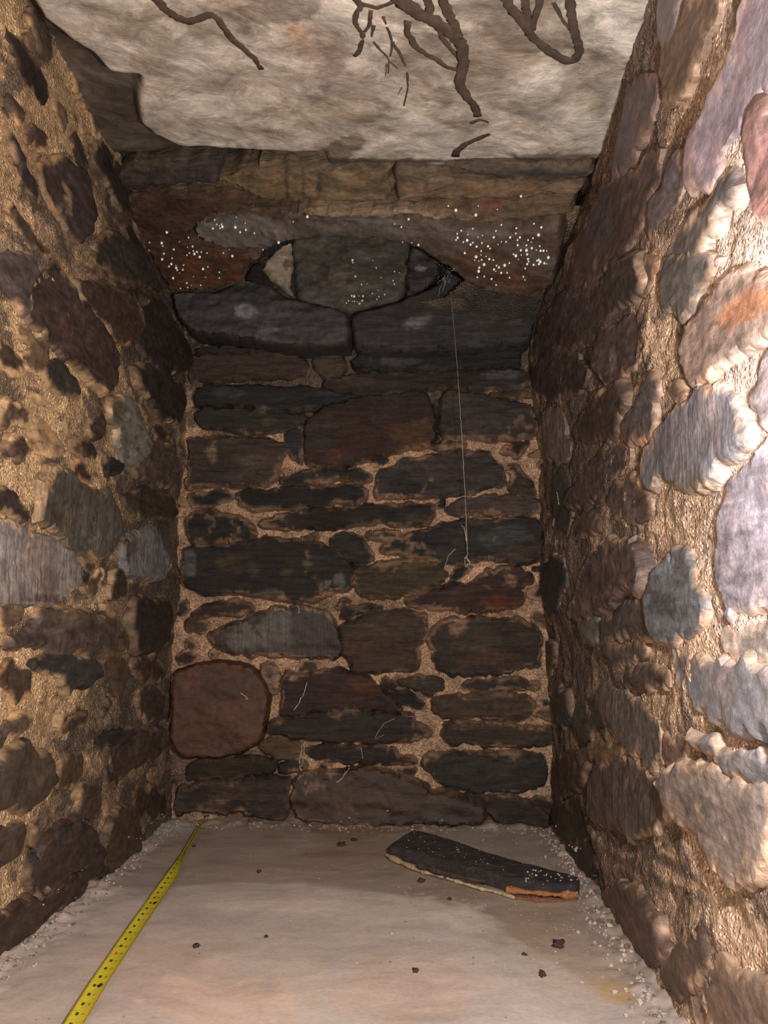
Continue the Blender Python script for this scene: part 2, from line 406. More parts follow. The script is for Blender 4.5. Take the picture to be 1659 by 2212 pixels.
bed_left = [(330, 1000, 90, 500, (104, 86, 66), .6), (230, 1650, 200, 160, (120, 98, 74), .5), (280, 1150, 60, 130, (90, 76, 60), .6), (60, 330, 60, 160, (150, 118, 88), .6), (320, 620, 90, 190, (66, 55, 46), .8), (250, 560, 140, 90, (84, 66, 52), .7), (60, 130, 40, 120, (70, 58, 50), .8, 30), (200, 930, 60, 60, (120, 98, 76), .7),  # dark patches near the far corner paint the light's falloff
            (290, 1420, 120, 200, (84, 70, 54), .65), (300, 1700, 130, 130, (88, 72, 56), .6), (210, 1880, 160, 110, (66, 54, 45), .9), (60, 2030, 180, 70, (64, 52, 43), .9), (360, 1050, 40, 120, (96, 80, 62), .6),
            (360, 1300, 40, 90, (80, 68, 54), .6), (60, 1850, 60, 60, (100, 82, 64), .5), (40, 560, 70, 50, (100, 84, 74), .6), (110, 500, 40, 110, (90, 72, 58), .6), (240, 420, 40, 130, (70, 58, 48), .7, -30),
            (150, 1820, 120, 90, (70, 57, 50), .6), (230, 1480, 60, 200, (98, 80, 62), .5), (180, 1260, 25, 80, (96, 84, 64), .5)]
Yg = np.concatenate([np.arange(-.5, .9, .04), np.arange(.9, 1.32, .0065), np.arange(1.32, 2.02, .006)])
uv, fq = grid(Yg, np.arange(-.04, 1.56, .0055))
p3 = np.column_stack([uv, uv[:, 0]*0+9])
h = -.004+.011*fbm(p3, 9, 4, 1)+.006*fbm(p3, 38, 3, 5)+.003*fbm(p3, 120, 2, 3)
P = LEFT.P(uv, h); fq = facing(P, fq, (1, 0, 0))
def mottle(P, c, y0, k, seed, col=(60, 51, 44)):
    m = fbm(P, (16, 13, 22), 5, seed, .62)+np.clip((P[:, 1]-y0)*k, -.08, .24)  # darker mottling toward the back paints the dimming light into the mortar
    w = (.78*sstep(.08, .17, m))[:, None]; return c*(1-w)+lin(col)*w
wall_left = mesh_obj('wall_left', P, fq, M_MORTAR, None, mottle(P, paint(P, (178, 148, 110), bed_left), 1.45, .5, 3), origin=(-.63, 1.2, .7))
tag(wall_left, 'left rubble wall with broad glittering patches of tan mortar', 'wall', None, 'structure')

bed_right = [(1290, 1300, 130, 500, (120, 98, 78), .6), (1400, 1500, 60, 120, (140, 114, 90), .4), (1350, 250, 130, 300, (104, 82, 70), .85), (1250, 700, 140, 150, (80, 66, 58), .9), (1250, 1000, 90, 200, (84, 68, 58), .8), (1250, 1400, 90, 200, (96, 78, 60), .7), (1230, 1700, 60, 150, (84, 68, 54), .8),  # dark patches by the far corner stand for light falloff there
             (1290, 1880, 90, 90, (88, 70, 58), .8), (1360, 1990, 120, 90, (98, 80, 66), .8, 45), (1330, 1810, 60, 20, (60, 50, 44), .6, 30), (1420, 1850, 100, 14, (86, 68, 56), .8, 30), (1380, 1880, 90, 12, (86, 68, 56), .8, 32), (1480, 1930, 90, 14, (90, 72, 60), .7, 22),
             (1300, 380, 30, 120, (120, 90, 72), .7, 15), (1460, 2160, 60, 40, (96, 78, 62), .6)]
Yg = np.concatenate([np.arange(-.5, .5, .04), np.arange(.5, .78, .007), np.arange(.78, 1.3, .005), np.arange(1.3, 2.02, .006)])
uv, fq = grid(Yg, np.arange(-.04, 1.44, .0055))
p3 = np.column_stack([uv, uv[:, 0]*0+19])
h = -.004+.011*fbm(p3, 9, 4, 1)+.006*fbm(p3, 38, 3, 5)+.003*fbm(p3, 120, 2, 3)
P = RIGHT.P(uv, h); fq = facing(P, fq, (-1, 0, 0))
bed_right += [(1640, 600, 120, 700, (222, 200, 184), .8), (1600, 1200, 70, 300, (214, 190, 170), .6)]  # near-edge mortar lightened to paint the lamp's glare
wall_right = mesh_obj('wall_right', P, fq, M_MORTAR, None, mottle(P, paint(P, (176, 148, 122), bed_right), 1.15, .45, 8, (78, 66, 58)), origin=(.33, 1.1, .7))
tag(wall_right, 'right rubble wall of grey and violet schist, brightly lit at the near end', 'wall', None, 'structure')

# ceiling boulder: broad pale underside, rounded down-turned far lip, broken left corner
SHADE = [(-60, -60), (55, 0), (90, 55), (150, 95), (190, 120), (235, 165), (300, 168), (292, 220), (300, 270), (330, 300), (380, 322), (500, 335), (700, 342), (700, 356), (250, 420), (100, 260), (-60, 60)]  # recessed corner of darker rock; the part along the lip is painted shade
uv, fq = grid(np.arange(-.62, .60, .006), np.concatenate([np.arange(-.5, .85, .04), np.arange(.85, 1.78, .006)]))
p3 = np.column_stack([uv, uv[:, 0]*0+3])
P0 = CEIL.P(uv, 0); q0 = to_px(P0)
LE = CEIL.P(CEIL.unproj([(230, 350), (330, 340), (450, 341), (600, 345), (700, 349), (830, 350), (950, 352), (1080, 343), (1180, 346), (1290, 338)], 0), 0)
yl = np.interp(P0[:, 0], LE[:, 0], LE[:, 1])+.045+.006*fbm(p3, 9, 3, 4)
h = .018*fbm(p3, (3.2, 3.2, 1), 4, 1)+.006*fbm(p3, (13, 22, 1), 4, 2)+.0018*fbm(p3, 60, 3, 7)+.006*np.abs(fbm(p3, (5, 12, 1), 3, 12))
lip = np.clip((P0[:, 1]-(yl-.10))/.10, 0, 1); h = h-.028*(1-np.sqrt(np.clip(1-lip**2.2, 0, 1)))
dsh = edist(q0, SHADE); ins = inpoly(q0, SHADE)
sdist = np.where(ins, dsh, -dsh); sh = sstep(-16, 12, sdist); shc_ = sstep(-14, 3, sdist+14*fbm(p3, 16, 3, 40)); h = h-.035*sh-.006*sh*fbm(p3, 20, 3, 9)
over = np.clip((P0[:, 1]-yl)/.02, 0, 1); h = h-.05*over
P = CEIL.P(uv, h); fq = facing(P, fq, (0, 0, -1))
cpat = [(470, 60, 70, 45, (150, 136, 116), .5), (600, 20, 90, 35, (112, 96, 82), .55), (330, 80, 90, 40, (130, 116, 98), .55, 30), (240, 50, 70, 30, (140, 124, 106), .5, 30),
        (1080, 130, 90, 90, (140, 124, 106), .55), (1150, 60, 130, 60, (132, 116, 98), .6), (1260, 180, 70, 90, (134, 116, 96), .6), (930, 130, 90, 60, (118, 100, 84), .45), (750, 210, 120, 70, (158, 140, 126), .5),
        (640, 70, 26, 22, (190, 150, 110), .6), (700, 190, 14, 10, (104, 88, 104), .5), (740, 322, 50, 26, (92, 76, 56), .75, -25), (1180, 350, 130, 22, (104, 90, 76), .7), (1010, 262, 60, 20, (112, 98, 82), .6),
        (1100, 230, 200, 50, (168, 154, 134), .5), (350, 210, 50, 45, (206, 194, 178), .7), (650, 250, 200, 40, (188, 178, 160), .5), (1230, 250, 60, 30, (210, 200, 186), .6), (640, 350, 420, 9, (48, 42, 36), .85), (1130, 352, 170, 12, (60, 52, 46), .8), (880, 30, 130, 26, (130, 112, 96), .5), (1100, 20, 120, 40, (122, 106, 90), .5), (420, 280, 90, 30, (176, 166, 150), .5), (700, 110, 50, 60, (150, 126, 110), .5), (560, 180, 90, 50, (178, 164, 148), .5)]  # thin dark entries along the lip paint the gap's shade
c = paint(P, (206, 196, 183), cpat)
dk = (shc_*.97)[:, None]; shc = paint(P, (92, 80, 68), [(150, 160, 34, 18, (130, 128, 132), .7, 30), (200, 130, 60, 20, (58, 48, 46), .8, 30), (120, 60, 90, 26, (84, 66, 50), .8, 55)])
c = c*(1-dk)+shc*dk; dl = np.clip(np.maximum(over*3, sstep(.80, .97, lip)), 0, 1)[:, None]; c = c*(1-dl)+lin((46, 40, 35))*dl  # far lip darkened to paint the shadow gap above the back wall
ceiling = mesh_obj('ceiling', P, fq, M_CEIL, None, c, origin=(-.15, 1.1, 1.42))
tag(ceiling, 'pale whitish boulder forming the ceiling, with a rounded far lip', 'ceiling', None, 'structure')
# the rest of the roof above and behind the boulder so no daylight leaks in
uv, fq = grid(np.linspace(-.9, .7, 12), np.linspace(-.5, 2.1, 16))
P = np.column_stack([uv, np.full(len(uv), 1.53)+.01*fbm(np.column_stack([uv, uv[:, 0]*0]), 8, 2)])
o = mesh_obj('roof_slab', P, facing(P, fq, (0, 0, -1)), M_BACK, ceiling, np.tile(lin((60, 52, 46)), (len(P), 1)))
o['label'] = 'dark upper roof slab'

# floor
uv, fq = grid(np.arange(-.72, .46, .006), np.concatenate([np.arange(-.5, .8, .04), np.arange(.8, 2.02, .006)]))
p3 = np.column_stack([uv, uv[:, 0]*0])
h = .003*fbm(p3, (4, 9, 1), 4, 1)+.0006*fbm(p3, 60, 3, 7)
eL = np.exp(-np.maximum(uv[:, 0]+.60, 0)/.025); eR = np.exp(-np.maximum(.31-uv[:, 0], 0)/.03); eB = np.exp(-np.maximum(1.96-uv[:, 1], 0)/.02)
ed = np.clip(eL+eR+eB, 0, 1); h = h+ed*(.006+.010*fbm(p3, 30, 4, 11)+.005*fbm(p3, 90, 2, 5))
P = np.column_stack([uv, h]); fq = facing(P, fq, (0, 0, 1)); q = to_px(P)
yb = np.interp(q[:, 0], [200, 350, 520, 640, 800, 900, 1000, 1050, 1110, 1200, 1400], [1918, 1915, 1905, 1908, 1925, 1938, 1960, 1985, 2025, 2080, 2200])+5*fbm(p3, 14, 3, 21)
base = np.tile(lin((178, 165, 156)), (len(P), 1)); far_tone = np.tile(lin((150, 134, 121)), (len(P), 1))
k = (1-sstep(-4, 5, q[:, 1]-yb))[:, None]*.95; c = base*(1-k)+far_tone*k  # floor colour darker and browner beyond a curved edge
c = paint(P, c, [(780, 1790, 150, 26, (124, 92, 74), .6), (800, 1850, 130, 40, (140, 118, 98), .5), (1000, 1810, 160, 30, (152, 142, 128), .7), (960, 1930, 120, 22, (140, 122, 104), .6), (1180, 1900, 60, 60, (150, 140, 126), .4),
                 (1160, 2010, 90, 60, (158, 136, 112), .5), (300, 1880, 80, 60, (150, 140, 130), .5), (800, 1960, 240, 32, (196, 182, 168), .6, 4), (620, 1955, 200, 14, (204, 188, 174), .5), (1010, 1985, 90, 28, (196, 184, 170), .5, 12),
                 (1330, 2140, 60, 26, (176, 146, 100), .8, 20), (1250, 2100, 120, 60, (180, 160, 142), .4), (880, 2140, 170, 80, (180, 156, 138), .5), (620, 2130, 90, 80, (182, 168, 152), .6), (350, 2090, 160, 60, (196, 170, 152), .4),
                 (1430, 2160, 70, 60, (186, 172, 166), .6, 50), (370, 1770, 60, 34, (160, 156, 148), .8), (60, 2050, 90, 40, (166, 154, 142), .6, -30), (470, 2160, 170, 60, (196, 168, 152), .5), (590, 1808, 26, 7, (138, 112, 86), .6), (720, 1845, 60, 10, (150, 110, 90), .4)])
dirt = np.clip(eB*1.0+eR*.6, 0, 1)[:, None]*.35; c = c*(1-dirt)+lin((110, 92, 78))*dirt
floor = mesh_obj('floor', P, fq, M_FLOOR, None, c, origin=(-.15, 1.2, 0))
tag(floor, 'smooth pinkish grey concrete floor, browner toward the back', 'floor', None, 'structure')

# ------------------------------------------------------------------ stones
BACK.dark = np.array([.46, .46, .46]); MID.dark = np.array([.62, .62, .64]); SOF.dark = np.array([.66, .66, .64]); LEFT.dark = .54; RIGHT.dark = np.array([.78, .80, .84])  # per-wall tone factors; falloff of light toward the back is painted in
BACK.bed = (TAN, bed_back); MID.bed = (DRK, None); SOF.bed = ((92, 78, 62), None)
LEFT.bed = ((178, 148, 110), bed_left); RIGHT.bed = ((176, 148, 122), bed_right)
D = (58, 50, 44); K = (44, 43, 44); B_ = (78, 61, 50); R_ = (98, 60, 40); G_ = (98, 95, 92); L_ = (150, 144, 140); V_ = (84, 70, 68); T_ = (88, 76, 58); W_ = (170, 158, 140)
TAKEN = []
def many(surf, par, rows):
    for r in rows:
        TAKEN.append((surf, r[0]))
        poly, colr = r[0], r[1]; kw = dict(r[2]) if len(r) > 2 else {}
        stone(surf, poly, colr, parent=par, **kw)
BS = [
 ([(409,765),(470,762),(560,757),(620,757),(655,775),(662,788),(660,812),(600,815),(520,818),(440,824),(408,822)], B_),
 ([(425,751),(480,747),(600,752),(618,758),(560,763),(470,763),(425,760)], D, dict(p=.03)),
 ([(670,778),(700,765),(735,760),(745,778),(745,802),(700,818),(678,800)], T_, dict(p=.02)),
 ([(752,774),(800,764),(870,760),(920,768),(960,772),(1000,762),(1060,758),(1125,752),(1130,785),(1090,795),(1020,799),(940,796),(870,796),(800,797),(765,792)], K, dict(p=.035, patches=[(860,780,60,14,(92,90,88),.7),(1000,780,130,20,(38,38,44),.6)])),
 ([(690,826),(760,805),(840,801),(940,803),(1050,799),(1100,793),(1145,806),(1150,825),(1120,836),(1040,838),(960,838),(880,845),(820,855),(770,860),(725,848)], D, dict(p=.026, patches=[(1090,808,50,12,(104,104,104),.7),(760,825,60,14,(84,68,58),.7),(1080,828,60,8,(60,64,72),.6)])),
 ([(412,860),(425,836),(460,831),(560,830),(640,834),(715,840),(768,850),(758,864),(700,873),(670,885),(600,889),(560,880),(480,875),(420,872)], K, dict(p=.03, patches=[(490,848,40,14,(84,88,92),.6),(700,852,40,8,(84,84,88),.5)])),
 ([(415,893),(425,882),(480,882),(560,887),(600,894),(663,899),(650,912),(610,925),(580,933),(500,932),(450,922),(425,910)], (66,60,48), dict(p=.022, patches=[(580,910,16,10,(110,96,80),.7)])),
 ([(655,930),(670,905),(690,882),(750,864),(820,852),(880,846),(920,846),(932,870),(937,910),(944,945),(925,962),(850,975),(800,993),(740,1005),(690,1010),(660,1000),(654,965)], (66,50,42), dict(p=.032, patches=[(900,940,48,34,(104,78,48),.8),(850,925,24,8,(120,74,40),.6),(760,955,50,40,(84,54,40),.6),(722,985,16,16,(110,70,50),.7),(690,940,40,40,(64,62,58),.5)], label='large brown stone with a rusty lower right corner')),
 ([(618,937),(640,924),(654,942),(653,985),(645,999),(630,985),(620,962)], (62,62,62), dict(p=.014)),
 ([(403,947),(440,941),(540,945),(580,945),(610,956),(619,968),(605,990),(600,1030),(570,1046),(520,1051),(460,1046),(405,1055),(396,1045),(405,1010),(408,980)], (80,67,58), dict(p=.026, patches=[(560,1000,40,24,(96,84,72),.6),(450,965,40,16,(84,78,64),.6)])),
 ([(948,880),(955,846),(966,838),(1010,848),(1040,852),(1100,864),(1146,868),(1152,900),(1172,920),(1152,940),(1060,952),(1010,945),(960,946),(950,920)], (74,66,60), dict(p=.028, patches=[(1040,920,40,24,(96,84,78),.6)])),
 ([(1050,850),(1100,841),(1146,840),(1150,857),(1100,859)], (84,66,52), dict(p=.016)),
 ([(1083,966),(1110,958),(1142,956),(1130,980),(1112,993),(1098,978)], D, dict(p=.012)),
 ([(806,1060),(815,1020),(850,1005),(880,992),(930,985),(980,968),(1040,972),(1060,977),(1075,1000),(1099,1040),(1080,1052),(1000,1062),(940,1072),(850,1075),(810,1074)], (76,68,66), dict(p=.022, patches=[(890,1050,60,20,(44,40,38),.6),(1040,990,30,14,(90,84,84),.5)])),
 ([(930,965),(960,948),(1005,945),(1010,957),(980,966),(945,974)], B_, dict(p=.012)),
 ([(1095,1010),(1120,1006),(1140,1030),(1157,1070),(1120,1069),(1100,1050),(1106,1030)], (74,64,50), dict(p=.012)),
 ([(612,1034),(650,1021),(700,1014),(780,1009),(800,1034),(788,1041),(720,1039),(640,1047),(610,1046)], (56,54,48), dict(p=.02)),
 ([(505,1075),(520,1061),(600,1052),(700,1047),(765,1043),(790,1058),(794,1080),(760,1086),(690,1090),(620,1098),(570,1103),(530,1098)], (42,38,36), dict(p=.026)),
 ([(406,1066),(430,1060),(500,1064),(506,1080),(460,1088),(415,1092),(405,1082)], K, dict(p=.012)),
 ([(400,1120),(425,1106),(455,1098),(500,1108),(540,1135),(553,1155),(530,1167),(450,1177),(415,1173),(405,1150)], (56,48,42), dict(p=.026)),
 ([(555,1128),(600,1112),(680,1099),(780,1089),(860,1085),(934,1086),(938,1110),(925,1133),(880,1138),(820,1127),(720,1140),(620,1145),(570,1138)], (50,42,38), dict(p=.024, patches=[(905,1120,30,10,(80,72,52),.6)])),
 ([(962,1102),(985,1081),(1040,1072),(1120,1070),(1165,1077),(1168,1105),(1110,1109),(1040,1111),(1000,1114),(975,1111)], (92,80,72), dict(p=.016)),
 ([(820,1190),(835,1166),(900,1147),(960,1133),(1000,1123),(1060,1119),(1130,1114),(1165,1126),(1175,1160),(1170,1210),(1140,1221),(1080,1212),(1050,1205),(1000,1217),(940,1213),(870,1199)], (62,56,52), dict(p=.024, patches=[(1090,1160,60,24,(88,94,92),.6),(1120,1190,50,24,(92,74,60),.6),(920,1180,70,24,(48,44,44),.6)])),
 ([(788,1150),(820,1143),(868,1148),(860,1166),(820,1171),(797,1164)], (66,60,50), dict(p=.018)),
 ([(715,1170),(740,1153),(780,1156),(804,1190),(800,1211),(770,1217),(740,1204),(722,1190)], (60,54,46), dict(p=.014)),
 ([(390,1180),(420,1178),(460,1181),(520,1172),(580,1159),(640,1166),(700,1176),(740,1206),(760,1230),(755,1270),(720,1279),(680,1298),(620,1301),(560,1290),(500,1281),(440,1285),(400,1265),(392,1225)], (52,48,44), dict(p=.038, patches=[(410,1215,16,26,(112,112,114),.75),(500,1220,34,24,(92,74,44),.7),(545,1230,14,24,(100,96,84),.5),(580,1280,30,9,(116,116,112),.7),(735,1255,12,16,(130,130,128),.6),(708,1260,6,9,(130,130,128),.7),(620,1235,14,8,(92,92,56),.6),(665,1218,12,8,(106,96,66),.6)], label='long dark block with yellow and grey mineral spots')),
 ([(762,1235),(800,1216),(870,1209),(940,1215),(964,1240),(955,1262),(900,1277),(860,1293),(800,1291),(768,1279)], (86,74,52), dict(p=.022)),
 ([(975,1250),(990,1221),(1018,1225),(1010,1240),(985,1252)], (48,44,34), dict(p=.008)),
 ([(1032,1248),(1050,1229),(1100,1223),(1145,1235),(1155,1258),(1120,1269),(1050,1273),(1028,1264)], (76,58,50), dict(p=.02)),
 ([(870,1295),(950,1269),(1020,1262),(1100,1262),(1135,1280),(1130,1308),(1080,1317),(1000,1323),(960,1317),(900,1309)], (74,54,46), dict(p=.018, patches=[(1080,1300,50,14,(120,66,36),.6)])),
 ([(412,1320),(450,1301),(500,1299),(549,1315),(520,1328),(460,1333),(420,1332)], (68,56,48), dict(p=.018)),
 ([(450,1375),(480,1351),(540,1331),(600,1313),(650,1312),(720,1326),(725,1360),(737,1395),(730,1421),(660,1422),(560,1417),(500,1412),(465,1395)], (68,56,48), dict(p=.026, patches=[(530,1375,36,34,(118,112,106),.75),(600,1360,34,42,(122,116,108),.75),(660,1375,50,40,(66,56,48),.4)], mat='STREAK', label='blunt stone with pale vertical lime streaks')),
 ([(735,1366),(750,1346),(800,1322),(880,1319),(924,1326),(919,1370),(907,1400),(903,1435),(880,1447),(800,1456),(760,1449),(741,1410),(731,1386)], (82,68,54), dict(p=.026, patches=[(800,1400,60,40,(90,60,42),.5)])),
 ([(738,1335),(745,1312),(790,1302),(835,1310),(800,1320),(755,1338)], (44,40,36), dict(p=.012)),
 ([(926,1375),(941,1346),(1000,1336),(1100,1336),(1155,1346),(1170,1370),(1171,1420),(1164,1444),(1100,1451),(1000,1458),(952,1456),(931,1410)], (72,60,52), dict(p=.03, patches=[(1020,1380,60,30,(90,76,64),.6),(1060,1425,80,20,(96,68,46),.5)])),
 ([(372,1450),(420,1436),(490,1428),(540,1443),(570,1475),(577,1515),(574,1560),(560,1605),(520,1629),(450,1639),(390,1639),(366,1600),(370,1520)], R_, dict(p=.036, patches=[(470,1570,100,60,(104,70,44),.5),(520,1480,60,30,(78,58,42),.5)], mat='SMOOTH', smear=0, rough=.008, label='large smooth rust-red stone at the lower left corner')),
 ([(560,1438),(583,1429),(604,1460),(599,1490),(588,1507),(575,1470)], (54,50,46), dict(p=.014)),
 ([(606,1480),(622,1448),(636,1460),(730,1446),(780,1456),(830,1490),(858,1520),(872,1538),(800,1532),(680,1538),(608,1546),(603,1520)], (72,54,50), dict(p=.032, patches=[(790,1480,50,16,(110,66,40),.6),(760,1515,60,20,(88,56,42),.5)])),
 ([(581,1584),(578,1570),(603,1552),(680,1542),(800,1536),(872,1543),(938,1588),(902,1601),(800,1606),(680,1599)], (66,56,50), dict(p=.04, patches=[(840,1585,60,14,(48,46,42),.6)])),
 ([(933,1515),(960,1506),(1050,1498),(1130,1501),(1154,1515),(1150,1547),(1100,1557),(1030,1552),(960,1551),(935,1540)], (88,72,56), dict(p=.024)),
 ([(990,1487),(1040,1466),(1110,1465),(1165,1473),(1165,1489),(1100,1491),(1040,1491)], (66,60,50), dict(p=.012)),
 ([(860,1475),(890,1461),(950,1463),(959,1488),(930,1502),(890,1491)], (74,66,56), dict(p=.014)),
 ([(842,1492),(880,1497),(918,1522),(900,1530),(865,1516)], (46,42,38), dict(p=.01)),
 ([(957,1561),(1000,1559),(1080,1566),(1190,1573),(1214,1590),(1195,1609),(1100,1617),(1000,1609),(959,1602)], (78,66,54), dict(p=.026)),
 ([(912,1640),(930,1626),(1000,1629),(1080,1626),(1180,1631),(1183,1670),(1175,1699),(1120,1714),(1030,1711),(960,1699),(941,1680),(916,1660)], (68,60,52), dict(p=.03, patches=[(1000,1670,60,34,(60,60,54),.5),(1080,1690,40,20,(80,68,66),.5)])),
 ([(665,1613),(760,1614),(850,1616),(860,1630),(903,1645),(890,1652),(800,1650),(720,1644),(670,1634)], (66,54,50), dict(p=.018)),
 ([(400,1655),(480,1641),(560,1630),(598,1645),(590,1668),(520,1679),(440,1689),(405,1680)], (76,58,44), dict(p=.016)),
 ([(565,1605),(600,1593),(640,1601),(655,1630),(600,1637),(572,1625)], (110,88,64), dict(p=.014)),
 ([(600,1650),(640,1640),(662,1652),(640,1668),(605,1672)], (74,60,50), dict(p=.012)),
 ([(380,1700),(440,1692),(540,1682),(618,1682),(624,1700),(614,1768),(540,1762),(440,1752),(380,1765)], (82,66,58), dict(p=.024)),
 ([(632,1692),(660,1666),(760,1661),(830,1666),(880,1686),(950,1713),(1030,1731),(1060,1760),(1040,1782),(900,1782),(760,1788),(640,1772),(629,1730)], (84,64,48), dict(p=.034, patches=[(760,1730,100,36,(100,72,46),.5),(960,1755,80,20,(70,54,48),.5)], mat='SMOOTH')),
 ([(965,1716),(1040,1720),(1085,1722),(1150,1735),(1185,1765),(1188,1792),(1100,1785),(1060,1765),(1035,1735)], (64,52,44), dict(p=.02)),
 ([(395,1345),(430,1338),(455,1350),(440,1368),(400,1365)], (96,78,60), dict(p=.01)),
 ([(930,1275),(960,1262),(1000,1262),(965,1275)], D, dict(p=.012)),
 ([(937,875),(948,872),(950,925),(944,932)], (34,34,34), dict(p=.004)),
 ([(640,1098),(700,1094),(690,1098)], D, dict(p=.006)),
]
for r in BS:
    if len(r) > 2 and isinstance(r[2].get('mat'), str): r[2]['mat'] = {'STREAK': M_STREAK, 'SMOOTH': M_SMOOTH}[r[2]['mat']]
many(BACK, wall_back, BS)
many(MID, wall_back, [
 ([(372,634),(400,630),(470,632),(530,602),(575,612),(620,640),(660,651),(720,666),(750,676),(757,720),(750,745),(700,748),(640,750),(600,744),(500,728),(412,715),(390,690),(375,660)], (62,60,60), dict(p=.03, skirt=.08, rough=.006, mat=M_SMOOTH, patches=[(525,672,24,15,(160,158,162),.6),(580,710,26,9,(136,134,136),.7),(620,700,80,30,(74,74,76),.5)], label='smooth dark stone under the left of the opening')),
 ([(762,680),(850,656),(900,636),(950,612),(965,592),(1010,602),(1060,624),(1150,642),(1160,680),(1145,740),(1000,750),(880,755),(800,752),(768,742),(760,710)], (60,58,56), dict(p=.035, skirt=.08, rough=.006, patches=[(900,695,30,15,(140,136,134),.55,-20),(1070,690,70,40,(72,62,54),.5)], label='dark layered stone under the right of the opening')),
])
# stones seen inside the opening, on the back plane behind it
many(BACK, wall_back, [
 ([(566,575),(600,530),(631,518),(629,640),(602,618),(575,592)], (230,206,180), dict(p=.012, smear=0, grow=0, mat=M_SMOOTH, patches=[(620,570,10,14,(96,64,50),.7),(600,630,30,14,(80,66,52),.6)], label='pale upright slab inside the opening')),
 ([(636,505),(700,500),(820,502),(884,515),(872,645),(762,675),(720,670),(640,650)], (112,106,94), dict(p=.02, smear=0, mat=M_SMOOTH, patches=[(700,580,14,24,(56,54,54),.6),(740,530,10,40,(70,66,60),.5)], label='grey upright slab filling the middle of the opening')),
 ([(888,520),(955,550),(948,600),(900,640),(876,648)], (66,58,54), dict(p=.03, smear=0, mat=M_SMOOTH, patches=[(908,580,12,6,(190,184,178),.7)], label='dark rounded stone at the right of the opening')),
 ([(530,600),(560,560),(566,600),(575,640),(540,625)], (70,58,46), dict(p=.012)),
])
many(SOF, wall_back, [
 ([(275,425),(330,414),(400,410),(480,417),(560,432),(640,450),(600,452),(520,452),(470,470),(412,500),(440,530),(500,545),(555,550),(530,590),(520,612),(470,626),(400,631),(365,624),(345,590),(310,530),(285,470)], (84,60,44), dict(p=.02, skirt=.08, patches=[(450,590,90,40,(106,70,44),.6),(420,460,90,20,(76,54,40),.5)], label='warm brown corbel stone with water drops, left of the opening')),
 ([(415,497),(440,476),(480,457),(540,448),(640,460),(760,462),(850,466),(930,470),(1030,482),(1120,480),(1222,466),(1215,530),(1200,600),(1160,633),(1060,622),(1010,600),(960,565),(900,530),(820,512),(700,512),(630,518),(570,540),(500,540),(440,530)], (92,82,74), dict(p=.045, skirt=.11, rough=.008, mat=M_SMOOTH, patches=[(520,495,120,36,(120,116,112),.75),(760,490,160,24,(104,98,92),.6),(1080,590,130,50,(92,62,42),.75,20),(1170,500,70,50,(72,54,44),.6),(1010,510,60,20,(104,98,98),.6),(560,455,100,10,(92,72,52),.6)], label='long curved grey lintel stone arching over the opening')),
 ([(635,452),(680,441),(760,447),(850,446),(900,451),(1000,466),(1030,480),(960,470),(880,463),(760,461),(680,460)], (150,128,106), dict(p=.05, skirt=.05)),
 ([(468,390),(500,371),(560,354),(640,350),(760,347),(847,350),(846,425),(760,436),(690,432),(620,440),(560,430),(540,415),(480,400)], (128,110,84), dict(p=.022, skirt=.06, patches=[(620,400,4,45,(70,52,42),.8),(655,400,4,30,(80,58,46),.7),(690,400,5,30,(78,58,46),.6),(540,390,50,20,(120,96,66),.6),(780,360,90,14,(100,92,74),.6)])),
 ([(851,350),(960,360),(980,380),(1100,400),(1270,398),(1250,421),(1140,426),(1000,430),(900,431),(856,436)], (126,104,82), dict(p=.022, skirt=.06, patches=[(880,375,60,20,(96,88,70),.7),(920,400,6,14,(80,48,36),.6),(1080,412,100,10,(150,116,84),.6)])),
 ([(262,362),(330,354),(400,356),(463,354),(470,385),(463,396),(400,396),(300,406),(262,410)], (72,62,58), dict(p=.02, skirt=.06, label='dark stone at the left end under the ceiling')),
 ([(856,438),(1000,432),(1140,427),(1250,422),(1235,460),(1100,476),(1030,484),(960,470),(900,452)], (108,88,68), dict(p=.028, skirt=.06, patches=[(1060,440,30,12,(110,60,40),.6),(1010,435,16,10,(90,50,38),.6)])),
 ([(500,436),(560,438),(640,452),(600,455),(530,448),(480,440)], (96,78,60), dict(p=.03)),
 ([(950,352),(1060,346),(1180,344),(1282,342),(1286,382),(1200,392),(1080,382),(1000,368)], (92,82,72), dict(p=.035, skirt=.06, patches=[(1150,380,140,12,(48,42,40),.8)], label='thin dark slab tucked under the right of the ceiling')),
])
